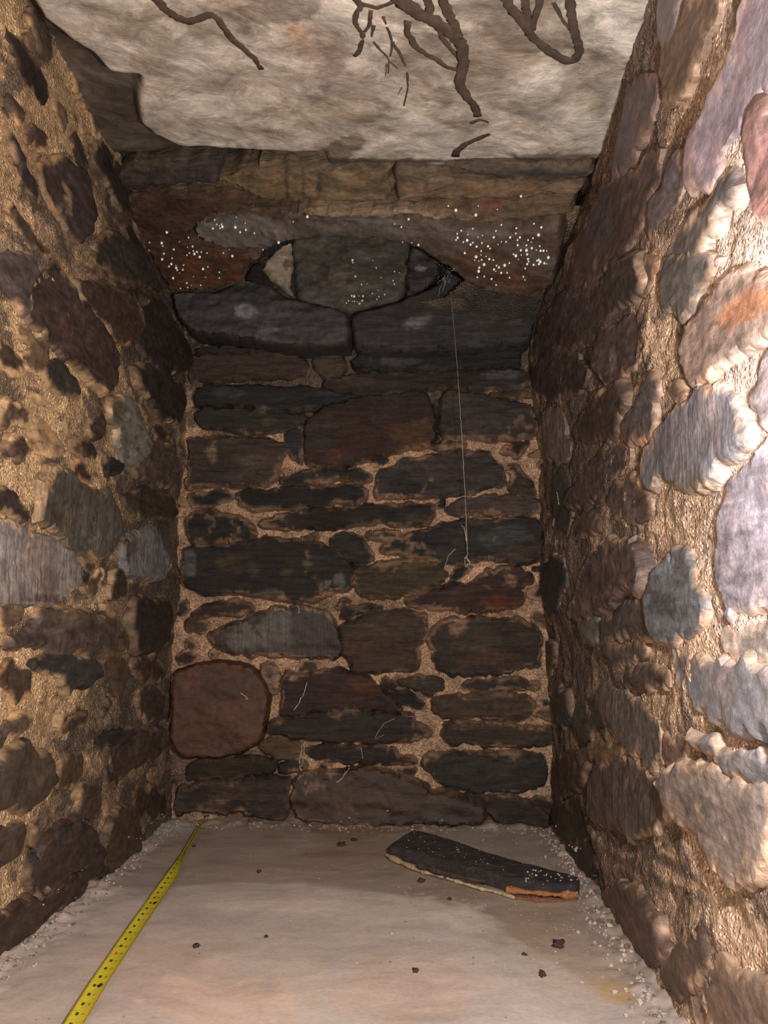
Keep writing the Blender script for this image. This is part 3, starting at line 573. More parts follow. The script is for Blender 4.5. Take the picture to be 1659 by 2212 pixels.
LS = [
 ([(80,600),(130,575),(165,620),(195,665),(235,720),(253,760),(250,800),(243,830),(228,850),(205,835),(170,800),(140,775),(115,740),(70,700),(62,660),(85,620)], (72,58,50), dict(p=.03, patches=[(160,720,40,60,(84,62,56),.5),(200,790,40,40,(72,56,40),.5)], label='long dark leaning stone high on the left wall')),
 ([(168,605),(230,612),(270,630),(305,665),(310,700),(298,732),(290,745),(240,722),(205,672),(178,640)], (76,58,48), dict(p=.026)),
 ([(302,640),(350,640),(380,700),(403,745),(406,790),(385,812),(345,790),(312,760),(302,740),(314,690)], (56,48,44), dict(p=.022)),
 ([(290,785),(330,790),(375,818),(403,838),(406,880),(385,912),(345,900),(320,850),(295,822)], (60,50,44), dict(p=.024)),
 ([(240,872),(262,852),(285,862),(300,900),(318,935),(322,970),(300,1005),(280,1010),(264,990),(262,930),(245,895)], (120,116,104), dict(p=.022, patches=[(285,985,14,34,(156,150,140),.7),(255,880,20,20,(86,80,68),.7)], label='narrow light grey stone on the left wall')),
 ([(302,948),(335,957),(375,992),(384,1020),(370,1048),(330,1040),(300,1020),(292,1002),(320,972)], (92,78,68), dict(p=.024)),
 ([(88,1075),(85,1040),(110,1007),(125,1001),(155,1025),(200,1060),(240,1075),(262,1115),(265,1145),(258,1175),(240,1194),(200,1204),(165,1194),(140,1155),(110,1135),(92,1115)], (100,94,84), dict(p=.034, patches=[(210,1130,50,60,(112,110,102),.6),(120,1080,30,60,(84,78,64),.6)], mat=M_STREAK, label='rounded grey stone on the left wall')),
 ([(-40,1120),(0,1125),(40,1135),(75,1160),(130,1180),(155,1195),(170,1225),(168,1260),(140,1294),(100,1307),(60,1304),(20,1300),(-40,1305)], (152,142,136), dict(p=.034, patches=[(110,1250,20,60,(116,96,84),.5),(90,1295,50,10,(96,76,70),.7),(40,1210,60,50,(168,156,150),.5)], mat=M_STREAK, label='pale grey stone streaked with vertical runs, at the left edge')),
 ([(275,1190),(290,1157),(330,1138),(345,1165),(360,1185),(362,1230),(348,1253),(320,1256),(290,1248),(272,1233)], (136,134,134), dict(p=.03, patches=[(282,1180,16,30,(80,72,62),.7)], mat=M_STREAK, label='pale blue-grey streaked stone near the left corner')),
 ([(92,1345),(95,1319),(130,1313),(180,1326),(240,1336),(280,1356),(284,1398),(230,1413),(160,1414),(110,1404),(60,1395),(24,1373),(62,1362)], (92,78,70), dict(p=.026, patches=[(150,1330,50,16,(120,106,86),.6),(60,1375,40,14,(58,50,46),.6)])),
 ([(76,1432),(110,1417),(170,1420),(210,1427),(220,1455),(200,1470),(166,1476),(150,1503),(141,1475),(112,1455),(82,1440)], (60,56,52), dict(p=.026)),
 ([(290,1302),(330,1292),(373,1302),(377,1340),(360,1398),(330,1418),(290,1403),(286,1350)], (56,50,42), dict(p=.026)),
 ([(-40,1655),(0,1651),(35,1627),(60,1612),(95,1622),(120,1652),(118,1700),(95,1733),(50,1748),(0,1750),(-40,1750)], (86,74,60), dict(p=.032, mat=M_SMOOTH, label='rounded brown stone low on the left wall')),
 ([(-40,1070),(20,1071),(50,1081),(70,1100),(60,1113),(20,1110),(-40,1105)], (62,50,46), dict(p=.016)),
 ([(102,802),(130,787),(163,815),(173,845),(168,858),(140,848),(117,830)], (62,56,54), dict(p=.018)),
 ([(72,920),(85,902),(118,930),(133,960),(138,988),(112,984),(82,968),(74,945)], (72,62,54), dict(p=.014)),
 ([(155,962),(165,947),(200,957),(211,980),(190,984),(162,972)], (56,48,42), dict(p=.012)),
 ([(156,1002),(175,997),(200,1025),(204,1043),(180,1034),(162,1018)], (66,52,46), dict(p=.012)),
 ([(226,992),(250,991),(267,1008),(254,1024),(230,1027)], (46,42,38), dict(p=.014)),
 ([(330,930),(352,918),(372,935),(360,955),(338,950)], (70,62,52), dict(p=.016)),
 ([(335,960),(362,957),(385,975),(378,990),(352,982)], (84,80,70), dict(p=.016)),
 ([(85,352),(140,342),(190,382),(204,450),(198,518),(165,518),(132,470),(102,410)], (68,56,52), dict(p=.02, patches=[(150,470,30,40,(62,58,54),.5)])),
 ([(8,64),(30,70),(70,135),(108,205),(95,225),(62,182),(32,115)], (40,34,32), dict(p=.004)),  # flush dark sliver painting the shadow gap between wall and ceiling
 ([(15,272),(40,302),(60,352),(82,400),(80,428),(52,380),(27,320)], (56,48,44), dict(p=.01)),
 ([(208,522),(250,503),(298,540),(328,580),(338,618),(300,613),(252,598),(213,570)], (62,54,46), dict(p=.02)),
 ([(-40,560),(30,547),(78,560),(73,620),(55,678),(37,640),(0,602),(-40,600)], (96,84,82), dict(p=.02)),
 ([(120,1802),(165,1772),(200,1790),(223,1820),(223,1858),(170,1880),(122,1918),(72,1928),(64,1890),(92,1840)], (72,58,52), dict(p=.03)),
 ([(257,1742),(288,1752),(308,1790),(305,1850),(265,1883),(232,1880),(227,1830),(242,1780)], (80,66,50), dict(p=.036)),
 ([(290,1712),(340,1702),(364,1720),(360,1757),(320,1772),(300,1757)], (72,54,44), dict(p=.02)),
 ([(252,1612),(290,1592),(350,1572),(360,1598),(330,1638),(290,1663),(252,1688),(242,1650)], (78,64,56), dict(p=.02)),
 ([(136,1642),(175,1637),(183,1660),(160,1698),(132,1712),(124,1680)], (90,72,54), dict(p=.014)),
 ([(302,1492),(340,1482),(358,1505),(349,1543),(320,1562),(302,1540)], (76,66,58), dict(p=.016)),
 ([(207,1602),(240,1582),(280,1572),(298,1590),(260,1600),(217,1614)], (56,50,44), dict(p=.012)),
 ([(-40,1995),(40,1962),(110,1932),(170,1904),(192,1910),(130,1972),(60,2034),(0,2078),(-40,2100)], (72,56,46), dict(p=.03)),
 ([(-40,1800),(10,1792),(43,1792),(49,1828),(20,1858),(-40,1865)], (84,68,56), dict(p=.016)),
 ([(207,302),(250,332),(278,400),(288,468),(266,458),(237,400),(204,332)], (66,56,50), dict(p=.016)),
 ([(272,472),(310,542),(338,600),(346,638),(322,623),(292,570),(273,500)], (64,54,46), dict(p=.018)),
 ([(190,1860),(235,1835),(262,1880),(205,1898),(160,1905),(125,1940),(80,1965),(70,1945),(125,1915)], (66,52,42), dict(p=.03)),
 ([(228,1660),(245,1655),(250,1690),(228,1700)], (56,48,44), dict(p=.012)),
 ([(170,1700),(215,1705),(222,1735),(200,1770),(172,1758)], (84,68,56), dict(p=.014)),
 ([(240,1250),(262,1225),(275,1245),(270,1290),(245,1300)], (70,62,50), dict(p=.012)),
 ([(180,1205),(208,1208),(205,1235),(180,1240)], (70,66,52), dict(p=.012)),
 ([(170,1240),(192,1240),(188,1260),(172,1262)], (54,50,42), dict(p=.01)),
 ([(225,1420),(270,1425),(285,1460),(262,1490),(228,1470)], (90,76,60), dict(p=.012)),
 ([(285,1430),(340,1425),(362,1440),(350,1470),(300,1470)], (70,60,48), dict(p=.014)),
 ([(145,1560),(185,1540),(190,1552),(150,1572)], (66,54,48), dict(p=.008)),
 ([(270,1070),(320,1060),(370,1075),(378,1110),(340,1125),(290,1110)], (72,62,48), dict(p=.018)),
 ([(240,640-40),(300,625),(335,650),(300,655),(262,628)], (50,44,40), dict(p=.02)),
]
many(LEFT, wall_left, LS)
RS = [  # stones at the near edge coloured paler to paint the glare there
 ([(1350,200),(1400,160),(1418,200),(1393,280),(1368,340),(1345,368),(1322,378),(1327,330),(1345,260)], (104,94,92), dict(p=.02, mat=M_SMOOTH)),
 ([(1275,470),(1300,400),(1345,385),(1418,335),(1424,380),(1398,440),(1378,498),(1338,558),(1300,598),(1265,638),(1230,640),(1240,560),(1260,500)], (82,66,62), dict(p=.022, patches=[(1300,480,30,70,(70,64,64),.6)])),
 ([(1432,105),(1452,65),(1482,0),(1545,0),(1535,60),(1498,140),(1470,198),(1440,218),(1426,180)], (112,90,74), dict(p=.02)),
 ([(1425,-30),(1462,-30),(1460,60),(1440,128),(1426,128),(1416,60)], (130,122,124), dict(p=.02, mat=M_SMOOTH)),
 ([(1620,-20),(1670,-30),(1740,60),(1700,150),(1602,250),(1562,330),(1532,418),(1500,418),(1474,400),(1482,330),(1502,260),(1560,150)], (150,134,140), dict(p=.03, mat=M_SMOOTH, label='long pale violet stone slanting up the near right wall')),
 ([(1460,335),(1473,400),(1458,430),(1438,470),(1418,500),(1397,518),(1407,450),(1430,382)], (96,86,86), dict(p=.018)),
 ([(1604,292),(1632,232),(1740,205),(1740,480),(1632,438),(1613,370)], (142,112,106), dict(p=.034, label='mauve stone at the upper right edge')),
 ([(1532,432),(1590,384),(1608,402),(1578,450),(1540,498),(1490,558),(1452,598),(1432,636),(1427,600),(1452,520),(1492,462)], (104,96,92), dict(p=.02)),
 ([(1430,612),(1440,572),(1480,542),(1530,542),(1557,570),(1518,600),(1494,640),(1497,668),(1470,678),(1450,663),(1431,650)], (104,98,92), dict(p=.024)),
 ([(1470,740),(1486,700),(1522,642),(1580,602),(1660,592),(1750,600),(1750,700),(1659,722),(1600,760),(1560,788),(1510,828),(1481,808),(1466,778)], (156,134,120), dict(p=.036, patches=[(1620,660,80,30,(196,130,84),.6,-30)], label='broad warm-stained stone at the right edge')),
 ([(1385,990),(1400,962),(1440,902),(1500,853),(1550,848),(1588,870),(1610,920),(1598,960),(1575,980),(1545,1000),(1543,1040),(1500,1063),(1462,1053),(1430,1030),(1405,1048),(1387,1033)], (128,124,126), dict(p=.042, patches=[(1600,910,20,30,(84,70,66),.6),(1500,1050,60,16,(110,96,70),.6)], mat=M_STREAK, label='big grey stone with dark vertical cracks on the right wall')),
 ([(1346,900),(1375,852),(1413,803),(1423,830),(1409,880),(1413,920),(1403,958),(1380,968),(1356,958),(1344,930)], (92,84,82), dict(p=.028)),
 ([(1266,900),(1290,852),(1350,822),(1363,860),(1344,890),(1338,920),(1310,948),(1270,953),(1242,957),(1232,930)], (78,66,58), dict(p=.03)),
 ([(1174,900),(1186,882),(1210,892),(1219,940),(1227,970),(1214,998),(1190,998),(1176,960)], (118,108,100), dict(p=.02, mat=M_STREAK, label='pale streaked stone beside the right corner')),
 ([(1232,1060),(1262,1022),(1300,972),(1348,963),(1353,990),(1330,1018),(1300,1058),(1260,1088),(1236,1108),(1227,1090)], (80,68,64), dict(p=.026)),
 ([(1322,1060),(1346,1037),(1384,1042),(1403,1080),(1403,1108),(1375,1123),(1332,1128),(1312,1100)], (92,76,70), dict(p=.026)),
 ([(1217,1338),(1242,1260),(1266,1202),(1300,1167),(1368,1162),(1388,1200),(1398,1240),(1393,1268),(1350,1288),(1300,1318),(1280,1328),(1247,1338)], (94,80,74), dict(p=.04, patches=[(1250,1300,26,44,(126,112,98),.6)], label='upright violet-brown block on the right wall')),
 ([(1400,1280),(1411,1212),(1440,1192),(1488,1182),(1488,1220),(1499,1260),(1511,1310),(1508,1368),(1460,1383),(1412,1383),(1404,1330)], (104,104,104), dict(p=.034, patches=[(1440,1230,30,30,(130,136,138),.6),(1430,1310,40,30,(70,72,74),.6)])),
 ([(1302,1335),(1350,1300),(1396,1284),(1402,1330),(1404,1378),(1350,1370),(1302,1396),(1294,1350)], (78,72,64), dict(p=.028)),
 ([(1246,1346),(1290,1337),(1298,1370),(1290,1388),(1256,1384)], (112,108,96), dict(p=.022)),
 ([(1285,1420),(1312,1397),(1388,1394),(1398,1424),(1320,1443)], (82,72,66), dict(p=.022)),
 ([(1325,1455),(1400,1434),(1438,1455),(1438,1474),(1370,1488),(1332,1479)], (84,72,66), dict(p=.026)),
 ([(1443,1420),(1456,1402),(1500,1422),(1560,1432),(1620,1432),(1760,1425),(1760,1640),(1659,1600),(1600,1578),(1540,1553),(1510,1528),(1490,1500),(1462,1470)], (132,130,132), dict(p=.042, patches=[(1470,1440,40,40,(106,104,94),.6)], mat=M_SMOOTH, label='large pale grey stone at the lower right edge')),
 ([(1546,1160),(1561,1082),(1600,1002),(1650,962),(1760,960),(1760,1300),(1659,1298),(1590,1308),(1562,1333),(1546,1270)], (156,146,152), dict(p=.04, label='tall glaring pale stone at the right edge')),
 ([(1311,1472),(1332,1500),(1370,1512),(1398,1540),(1418,1580),(1428,1640),(1400,1653),(1371,1628),(1332,1588),(1302,1540),(1287,1490)], (98,90,82), dict(p=.028, mat=M_STREAK)),
 ([(1271,1690),(1291,1652),(1340,1632),(1398,1662),(1428,1710),(1438,1745),(1418,1798),(1380,1803),(1320,1798),(1291,1788),(1271,1760)], (92,80,72), dict(p=.036, mat=M_STREAK, label='squat rounded stone low on the right wall')),
 ([(1426,1700),(1442,1662),(1500,1652),(1580,1662),(1600,1698),(1654,1692),(1650,1760),(1640,1820),(1643,1880),(1620,1908),(1580,1898),(1541,1878),(1521,1830),(1491,1790),(1451,1760)], (128,114,104), dict(p=.038, label='large brownish grey stone at the lower right, beside pale mortar')),
 ([(1482,1562),(1520,1582),(1560,1612),(1659,1642),(1760,1670),(1760,1730),(1658,1690),(1600,1680),(1560,1642),(1502,1600)], (122,118,118), dict(p=.026)),
 ([(1167,1260),(1177,1212),(1213,1202),(1223,1250),(1209,1290),(1191,1338),(1177,1300)], (50,50,52), dict(p=.02)),
 ([(1177,1392),(1195,1390),(1199,1430),(1181,1458),(1174,1440)], (92,80,64), dict(p=.014)),
 ([(1178,1492),(1228,1482),(1238,1540),(1215,1568),(1187,1558)], (74,70,64), dict(p=.022)),
 ([(1242,1502),(1280,1512),(1308,1560),(1300,1588),(1252,1588),(1232,1560)], (78,74,68), dict(p=.02)),
 ([(1192,1642),(1250,1622),(1268,1650),(1260,1698),(1202,1728),(1182,1700)], (84,68,54), dict(p=.02)),
 ([(1197,1742),(1250,1722),(1263,1780),(1278,1808),(1230,1828),(1207,1800)], (66,54,44), dict(p=.02)),
 ([(1217,1832),(1268,1822),(1288,1870),(1270,1898),(1242,1898)], (62,52,40), dict(p=.02)),
 ([(1292,1932),(1340,1902),(1388,1932),(1418,2000),(1448,2060),(1420,2088),(1372,2058),(1322,1990)], (92,74,64), dict(p=.026)),
 ([(1452,2060),(1491,2002),(1518,2030),(1528,2100),(1500,2128),(1442,2138),(1424,2100)], (94,76,62), dict(p=.022)),
 ([(1202,640),(1230,642),(1300,602),(1378,542),(1398,590),(1368,640),(1328,680),(1280,728),(1230,758),(1182,788),(1152,778),(1162,720)], (74,62,58), dict(p=.028)),
 ([(1292,730),(1342,692),(1378,692),(1388,740),(1358,798),(1312,828),(1282,800)], (80,68,62), dict(p=.022, patches=[(1325,780,8,26,(130,118,110),.6)])),
 ([(1152,792),(1190,752),(1240,762),(1268,800),(1240,848),(1192,868),(1162,840)], (68,58,52), dict(p=.022)),
 ([(1302,602),(1350,562),(1400,542),(1418,570),(1408,620),(1370,622)], (90,76,72), dict(p=.018)),
 ([(1197,1022),(1225,1022),(1233,1110),(1220,1158),(1202,1148),(1192,1080)], (72,68,64), dict(p=.016)),
 ([(1230,1140),(1252,1112),(1290,1107),(1303,1130),(1290,1153),(1242,1163)], (86,78,64), dict(p=.022)),
 ([(1642,752),(1760,740),(1760,950),(1652,938),(1627,860)], (150,136,134), dict(p=.03)),
 ([(1602,1346),(1760,1332),(1760,1415),(1630,1423),(1562,1418),(1552,1382)], (150,138,128), dict(p=.022)),
 ([(1440,850),(1465,820),(1478,850),(1468,865),(1450,860)], (120,104,84), dict(p=.014)),
 ([(1395,1640),(1420,1620),(1440,1600),(1480,1590),(1475,1625),(1450,1655)], (110,88,74), dict(p=.012)),
 ([(1480,2110),(1560,2080),(1640,2130),(1760,2180),(1760,2300),(1600,2260),(1500,2200)], (120,100,84), dict(p=.02)),
 ([(1245,1620),(1300,1600),(1350,1605),(1345,1628),(1300,1640),(1262,1640)], (110,92,72), dict(p=.018)),
]
many(RIGHT, wall_right, RS)

# small pinning stones pressed into the mortar between the big ones
def fillers(surf, par, n, box, rmin, rmax, cols, seed, p=.012):
    r = np.random.default_rng(seed); polys = [np.asarray(t[1], float) for t in TAKEN if t[0] is surf or isinstance(surf, Plane) and isinstance(t[0], Plane)]
    done = []; tries = 0
    while len(done) < n and tries < n*60:
        tries += 1
        c = np.array([r.uniform(box[0], box[2]), r.uniform(box[1], box[3])]); uv = surf.unproj([c], p*.75)[0]
        if isinstance(surf, Side) and (uv[0] > 1.95 or uv[1] < .02): continue
        ra = r.uniform(rmin, rmax); ang = np.sort(r.uniform(0, 6.28, r.integers(7, 11))); asp = r.uniform(1.2, 3.0)
        q = np.column_stack([np.cos(ang)*ra*asp, np.sin(ang)*ra])*r.uniform(.75, 1.15, (len(ang), 1)); t = r.normal(0, .25)
        q = q @ np.array([[math.cos(t), math.sin(t)], [-math.sin(t), math.cos(t)]])+uv
        if np.linalg.norm(q.max(0)-q.min(0)) < rmin*1.5: continue
        W = surf.P(q, p*.75); px = to_px(W)
        if isinstance(surf, Side):
            yc = np.interp(q[:, 1], surf.prof[:, 2], surf.prof[:, 1])
            if (q[:, 0] > yc-.01).any(): continue
        bad = False
        for P_ in polys+done:
            if inpoly(px, P_).any() or inpoly(P_, px).any() or edist(px, P_).min() < 3: bad = True; break
        if bad or px[:, 1].max() > 2290: continue
        done.append(px); stone(surf, px, cols[r.integers(len(cols))], p=r.uniform(.5, 1.1)*p, parent=par, step=.005, skirt=.02, smear=.9, soft=0)
fillers(BACK, wall_back, 46, (380, 930, 1180, 1770), .007, .018, [D, B_, K, T_, (120, 98, 76)], 5)
fillers(LEFT, wall_left, 40, (0, 60, 400, 2000), .010, .030, [B_, (126, 104, 82), (140, 116, 90), (120, 98, 74), (96, 80, 64)], 6, .016)


# ------------------------------------------------------------------ things
def thing(name, loc, label, cat, group=None):
    o = bpy.data.objects.new(name, None); COL.objects.link(o); o.location = loc; o.empty_display_size = .02
    bpy.context.view_layer.update(); return tag(o, label, cat, group)
bpy.context.view_layer.update(); DG = bpy.context.evaluated_depsgraph_get()
def hit(px):
    d = rays([px])[0]; ok, loc, nrm, *_ = SC.ray_cast(DG, Vector(ORG), Vector(d).normalized())
    return (np.array(loc), np.array(nrm)) if ok else (None, None)
FLOORP = Plane((0, 0, 0), (1, 0, 0), (0, 1, 0), (0, 0, 1)); FLOORP.bed = ((150, 120, 90), None)
def tube(pts, rad, ns=8, flat=1.0, nrm=None, jitter=0.0, seed=0):
    pts = np.asarray(pts, float); rad = np.broadcast_to(np.asarray(rad, float), (len(pts),))
    T = np.gradient(pts, axis=0); T /= np.maximum(np.linalg.norm(T, axis=1), 1e-9)[:, None]
    up = np.array([0, 0, 1.0]) if nrm is None else np.asarray(nrm, float); V = []
    r = np.random.default_rng(seed)
    for i, (p_, t) in enumerate(zip(pts, T)):
        s = np.cross(t, up); 
        if np.linalg.norm(s) < 1e-3: s = np.cross(t, [1, 0, 0])
        s /= np.linalg.norm(s); u = np.cross(s, t)
        for k in range(ns):
            a = 2*math.pi*k/ns; q = rad[i]*(1+jitter*r.uniform(-1, 1)); V.append(p_+s*math.cos(a)*q+u*math.sin(a)*q*flat)
    Fc = []
    for i in range(len(pts)-1):
        for k in range(ns):
            a, b = i*ns+k, i*ns+(k+1) % ns; Fc.append((a, b, b+ns, a+ns))
    Fc.append(tuple(range(ns))[::-1]); Fc.append(tuple((len(pts)-1)*ns+k for k in range(ns)))
    return V, Fc
def densify(P, n):
    P = np.asarray(P, float); L = np.concatenate([[0], np.cumsum(np.linalg.norm(np.diff(P, axis=0), axis=1))])
    t = np.linspace(0, L[-1], n); return np.stack([np.interp(t, L, P[:, k]) for k in range(P.shape[1])], 1)
def smoothp(P, it=2):
    P = np.asarray(P, float)
    for _ in range(it):
        Q = P.copy(); Q[1:-1] = (P[:-2]+2*P[1:-1]+P[2:])/4; P = Q
    return P

# --- tape measure lying from the foot of the left wall out past the camera
M_TAPE = simple('yellow_tape', lin((196, 184, 48)), .5, noise=.12)
M_BLACK = simple('black_print', lin((44, 42, 22)), .6); M_RED = simple('red_print', lin((196, 96, 30)), .6); M_HOOK = simple('black_hook', lin((30, 30, 30)), .45, .4)
pix = [(446, 1771), (430, 1797), (406, 1840), (385, 1874), (366, 1903), (340, 1940), (300, 1998), (260, 2058), (215, 2126), (176, 2190), (146, 2240), (112, 2300), (60, 2400)]
uvp = FLOORP.unproj(pix, .004); cl = smoothp(densify(uvp, 200), 6)
Ls = np.concatenate([[0], np.cumsum(np.linalg.norm(np.diff(cl, axis=0), axis=1))])
T2 = np.gradient(cl, axis=0); T2 /= np.linalg.norm(T2, axis=1)[:, None]; S2 = np.column_stack([T2[:, 1], -T2[:, 0]])   # S2 points to image left/right
if S2[0, 0] < 0: S2 = -S2
pyc = to_px(np.column_stack([cl, np.full(len(cl), .004)]))[:, 1]
tilt = -np.radians(42)*(1-sstep(1850, 1912, pyc)); W2 = .0125
def tape_pt(s, u, lift=0.0):
    c = np.array([np.interp(s, Ls, cl[:, 0]), np.interp(s, Ls, cl[:, 1])]); sd = np.array([np.interp(s, Ls, S2[:, 0]), np.interp(s, Ls, S2[:, 1])])
    a = np.interp(s, Ls, tilt); x = u*W2; z = .0030*u*u+lift
    X = x*math.cos(a)+z*math.sin(a); Z = -x*math.sin(a)+z*math.cos(a)
    return np.array([c[0]+sd[0]*X, c[1]+sd[1]*X, (.0055+.0115*abs(math.sin(a))+Z)])
us = np.linspace(-1, 1, 9); V = []; Fq = []
for s in Ls: V += [tape_pt(s, u) for u in us]
nt_ = len(V)
for s in Ls: V += [tape_pt(s, u, -.0006) for u in us]
m_ = len(us)
for i in range(len(Ls)-1):
    for k in range(m_-1):
        a = i*m_+k; Fq.append((a, a+m_, a+m_+1, a+1)); b = a+nt_; Fq.append((b, b+1, b+m_+1, b+m_))
    for a in (i*m_, i*m_+m_-1): Fq.append((a, a+nt_, a+nt_+m_, a+m_))
tape = thing('tape_measure', (float(cl[0, 0]), float(cl[0, 1]), .004), 'yellow tape measure blade stretched along the floor beside the left wall', 'tape measure')
mesh_obj('blade', V, Fq, M_TAPE, tape)
def s_at(py): return float(np.interp(py, pyc, Ls))
sb = s_at(2132); inch = (sb-s_at(1953))/12
def quad(s, u, hl, hw, out, V, Fq, n=5, taper=0):
    b = len(V)
    for i in range(n+1):
        t = -1+2*i/n; w = hw*(1-taper*abs(t))
        for k in (-1, 0, 1): V.append(tape_pt(s+hl*t, u+k*w, .0004))
    for i in range(n):
        for k in (0, 1): a = b+i*3+k; Fq.append((a, a+3, a+4, a+1))
Vb, Fb = [], []
for k in range(-22, 30):
    s = sb-k*inch
    if s < s_at(1850) or s > Ls[-1]-.02: continue
    Vr, Fr = [], []
    if k == 4 or k == -6: quad(s, -.35, .0042, .17, 0, Vr, Fr)
    else:
        for q in (-1, 1): quad(s+q*.0024, -.36, .0011, .15, 0, Vb, Fb, 2)
        quad(s, -.36+(.10 if k % 2 else -.10), .0026, .05, 0, Vb, Fb, 2); quad(s, -.36, .0008, .12, 0, Vb, Fb, 2)
    if k % 12 == 0: quad(s, .22, .0062, .34, 0, Vb, Fb, 8, .7)
    elif k in (3, 2, -4, -3, -1): quad(s+.001, .25, .0012, .16, 0, Vr, Fr, 2)
    else: quad(s+.001, .28, .0010, .11, 0, Vb, Fb, 2)
    if Vr: mesh_obj('red_mark', Vr, Fr, M_RED, tape)['label'] = 'red printed mark'
mesh_obj('printed_marks', Vb, Fb, M_BLACK, tape)['kind'] = 'stuff'
hp = tape_pt(0, 0); hv = []
hs, ht = np.array([S2[0, 0], S2[0, 1], 0]), -np.array([T2[0, 0], T2[0, 1], 0])
def boxy(c, ax, ay, az):
    V = [np.asarray(c)+ax*i+ay*j+az*k for i in (-1, 1) for j in (-1, 1) for k in (-1, 1)]
    return V, [(0, 1, 3, 2), (4, 6, 7, 5), (0, 4, 5, 1), (2, 3, 7, 6), (0, 2, 6, 4), (1, 5, 7, 3)]
V1, F1 = boxy(hp+np.array([0, 0, .001]), hs*.007, ht*.006, np.array([0, 0, .0012])); V2_, F2 = boxy(hp+ht*.006+np.array([0, 0, -.003]), hs*.009, ht*.0012, np.array([0, 0, .006]))
mesh_obj('end_hook', V1+V2_, F1+[tuple(i+8 for i in f) for f in F2], M_HOOK, tape, smooth=False)['label'] = 'black end hook'

# --- broken piece of timber lying at the back right
c0 = FLOORP.P(FLOORP.unproj([(1040, 1870)], .015), .0)[0]
tim = thing('timber_fragment', tuple(c0), 'broken piece of blackened timber with pale splintered edge, at the back right of the floor', 'wood')
M_TIM = stone_mat('blackened_timber', (26, 80, 80), (0, 0, math.radians(24)), .6, 1.5, .5)
stone(FLOORP, [(838, 1832), (858, 1820), (868, 1812), (893, 1797), (930, 1806), (1000, 1828), (1060, 1848), (1110, 1864), (1160, 1876), (1215, 1890), (1250, 1900), (1246, 1914), (1218, 1918), (1180, 1916), (1130, 1910), (1095, 1904), (1040, 1888), (990, 1872), (930, 1856), (880, 1842)], (52, 46, 46), p=.023, rim=.017, skirt=-.002, parent=tim, mat=M_TIM, name='board', smear=0, step=.004, rough=.003, rr=.008, relief=.002, tilt=(0, 0),
      patches=[(1060, 1880, 60, 12, (66, 60, 60), .6, 20), (960, 1840, 60, 16, (64, 56, 50), .5, 20), (1200, 1905, 50, 10, (40, 36, 38), .6, 10)])
def ribbon(name, px, z, rad, colr, lab, flat=.7, seed=1, rough=.6):
    P = FLOORP.P(smoothp(densify(FLOORP.unproj(px, z), 60), 1), z); r = np.random.default_rng(seed)
    k = np.interp(np.linspace(0, 1, 60), np.linspace(0, 1, 12), r.uniform(.45, 1.25, 12)); k[0] = k[-1] = .2
    V, Fc = tube(P, rad*k, 8, flat, jitter=.22, seed=seed)
    o = mesh_obj(name, V, Fc, simple(name, lin(colr), .8, noise=.35, scale=(120, 120, 120)), tim); o['label'] = lab
ribbon('pale_edge', [(834, 1846), (860, 1860), (900, 1877), (930, 1886), (960, 1894)], .005, .008, (168, 148, 118), 'pale splintered edge', seed=3)
ribbon('pale_edge', [(965, 1896), (1000, 1908), (1040, 1920), (1062, 1924), (1085, 1930), (1112, 1940)], .004, .0045, (176, 156, 122), 'pale splintered edge', seed=4)
ribbon('rotten_core', [(900, 1868), (960, 1886), (1020, 1900), (1050, 1904)], .014, .008, (60, 46, 38), 'dark inner wood', seed=8)
ribbon('decayed_end', [(1092, 1922), (1130, 1926), (1180, 1931), (1220, 1934), (1248, 1932)], .009, .009, (150, 98, 58), 'orange decayed wood at the right end', seed=5)
ribbon('decayed_end', [(1100, 1938), (1160, 1944), (1210, 1946), (1244, 1943)], .002, .007, (116, 72, 48), 'brown decayed wood under the right end', seed=6)
bpy.context.view_layer.update(); DG = bpy.context.evaluated_depsgraph_get()
M_FLECK = simple('pale_fleck', (.62, .57, .46), .6)
def ico(r, rs, sub=1):
    import bmesh
    bm = bmesh.new(); bmesh.ops.create_icosphere(bm, subdivisions=sub, radius=1.0)
    V = np.array([v.co[:] for v in bm.verts]); Fc = [tuple(v.index for v in f.verts) for f in bm.faces]; bm.free(); return V, Fc
IV, IF = ico(1, None, 1); IV2, IF2 = ico(1, None, 2)
r = np.random.default_rng(21); V = []; Fq = []
fl = [(1140, 1884, 3.2), (1150, 1888, 2.4), (1158, 1891, 3.6), (1157, 1881, 3), (1137, 1898, 2.6), (1136, 1902, 2), (1152, 1880, 2.4), (1168, 1882, 2.2), (1163, 1884, 1.6), (1180, 1891, 2.4), (1190, 1895, 2), (1208, 1891, 2.6), (1212, 1896, 2), (1205, 1888, 2.2), (1229, 1894, 1.8), (935, 1841, 1.8), (917, 1818, 1.5), (1087, 1879, 1.3), (1144, 1891, 1.8), (1148, 1895, 1.6), (949, 1834, 1.2), (1200, 1899, 1.6)]
for x, y, s in fl:
    L, n_ = hit((x, y))
    if L is None: continue
    b = len(V); V += list(IV*np.array([1, 1, .5])*(s*.00085)*r.uniform(.8, 1.2, (len(IV), 1))+L+np.array([0, 0, .0006])); Fq += [tuple(i+b for i in f) for f in IF]
o = mesh_obj('pale_flecks', V, Fq, M_FLECK, tim); o['kind'] = 'stuff'; o['label'] = 'pale flecks on the right end'

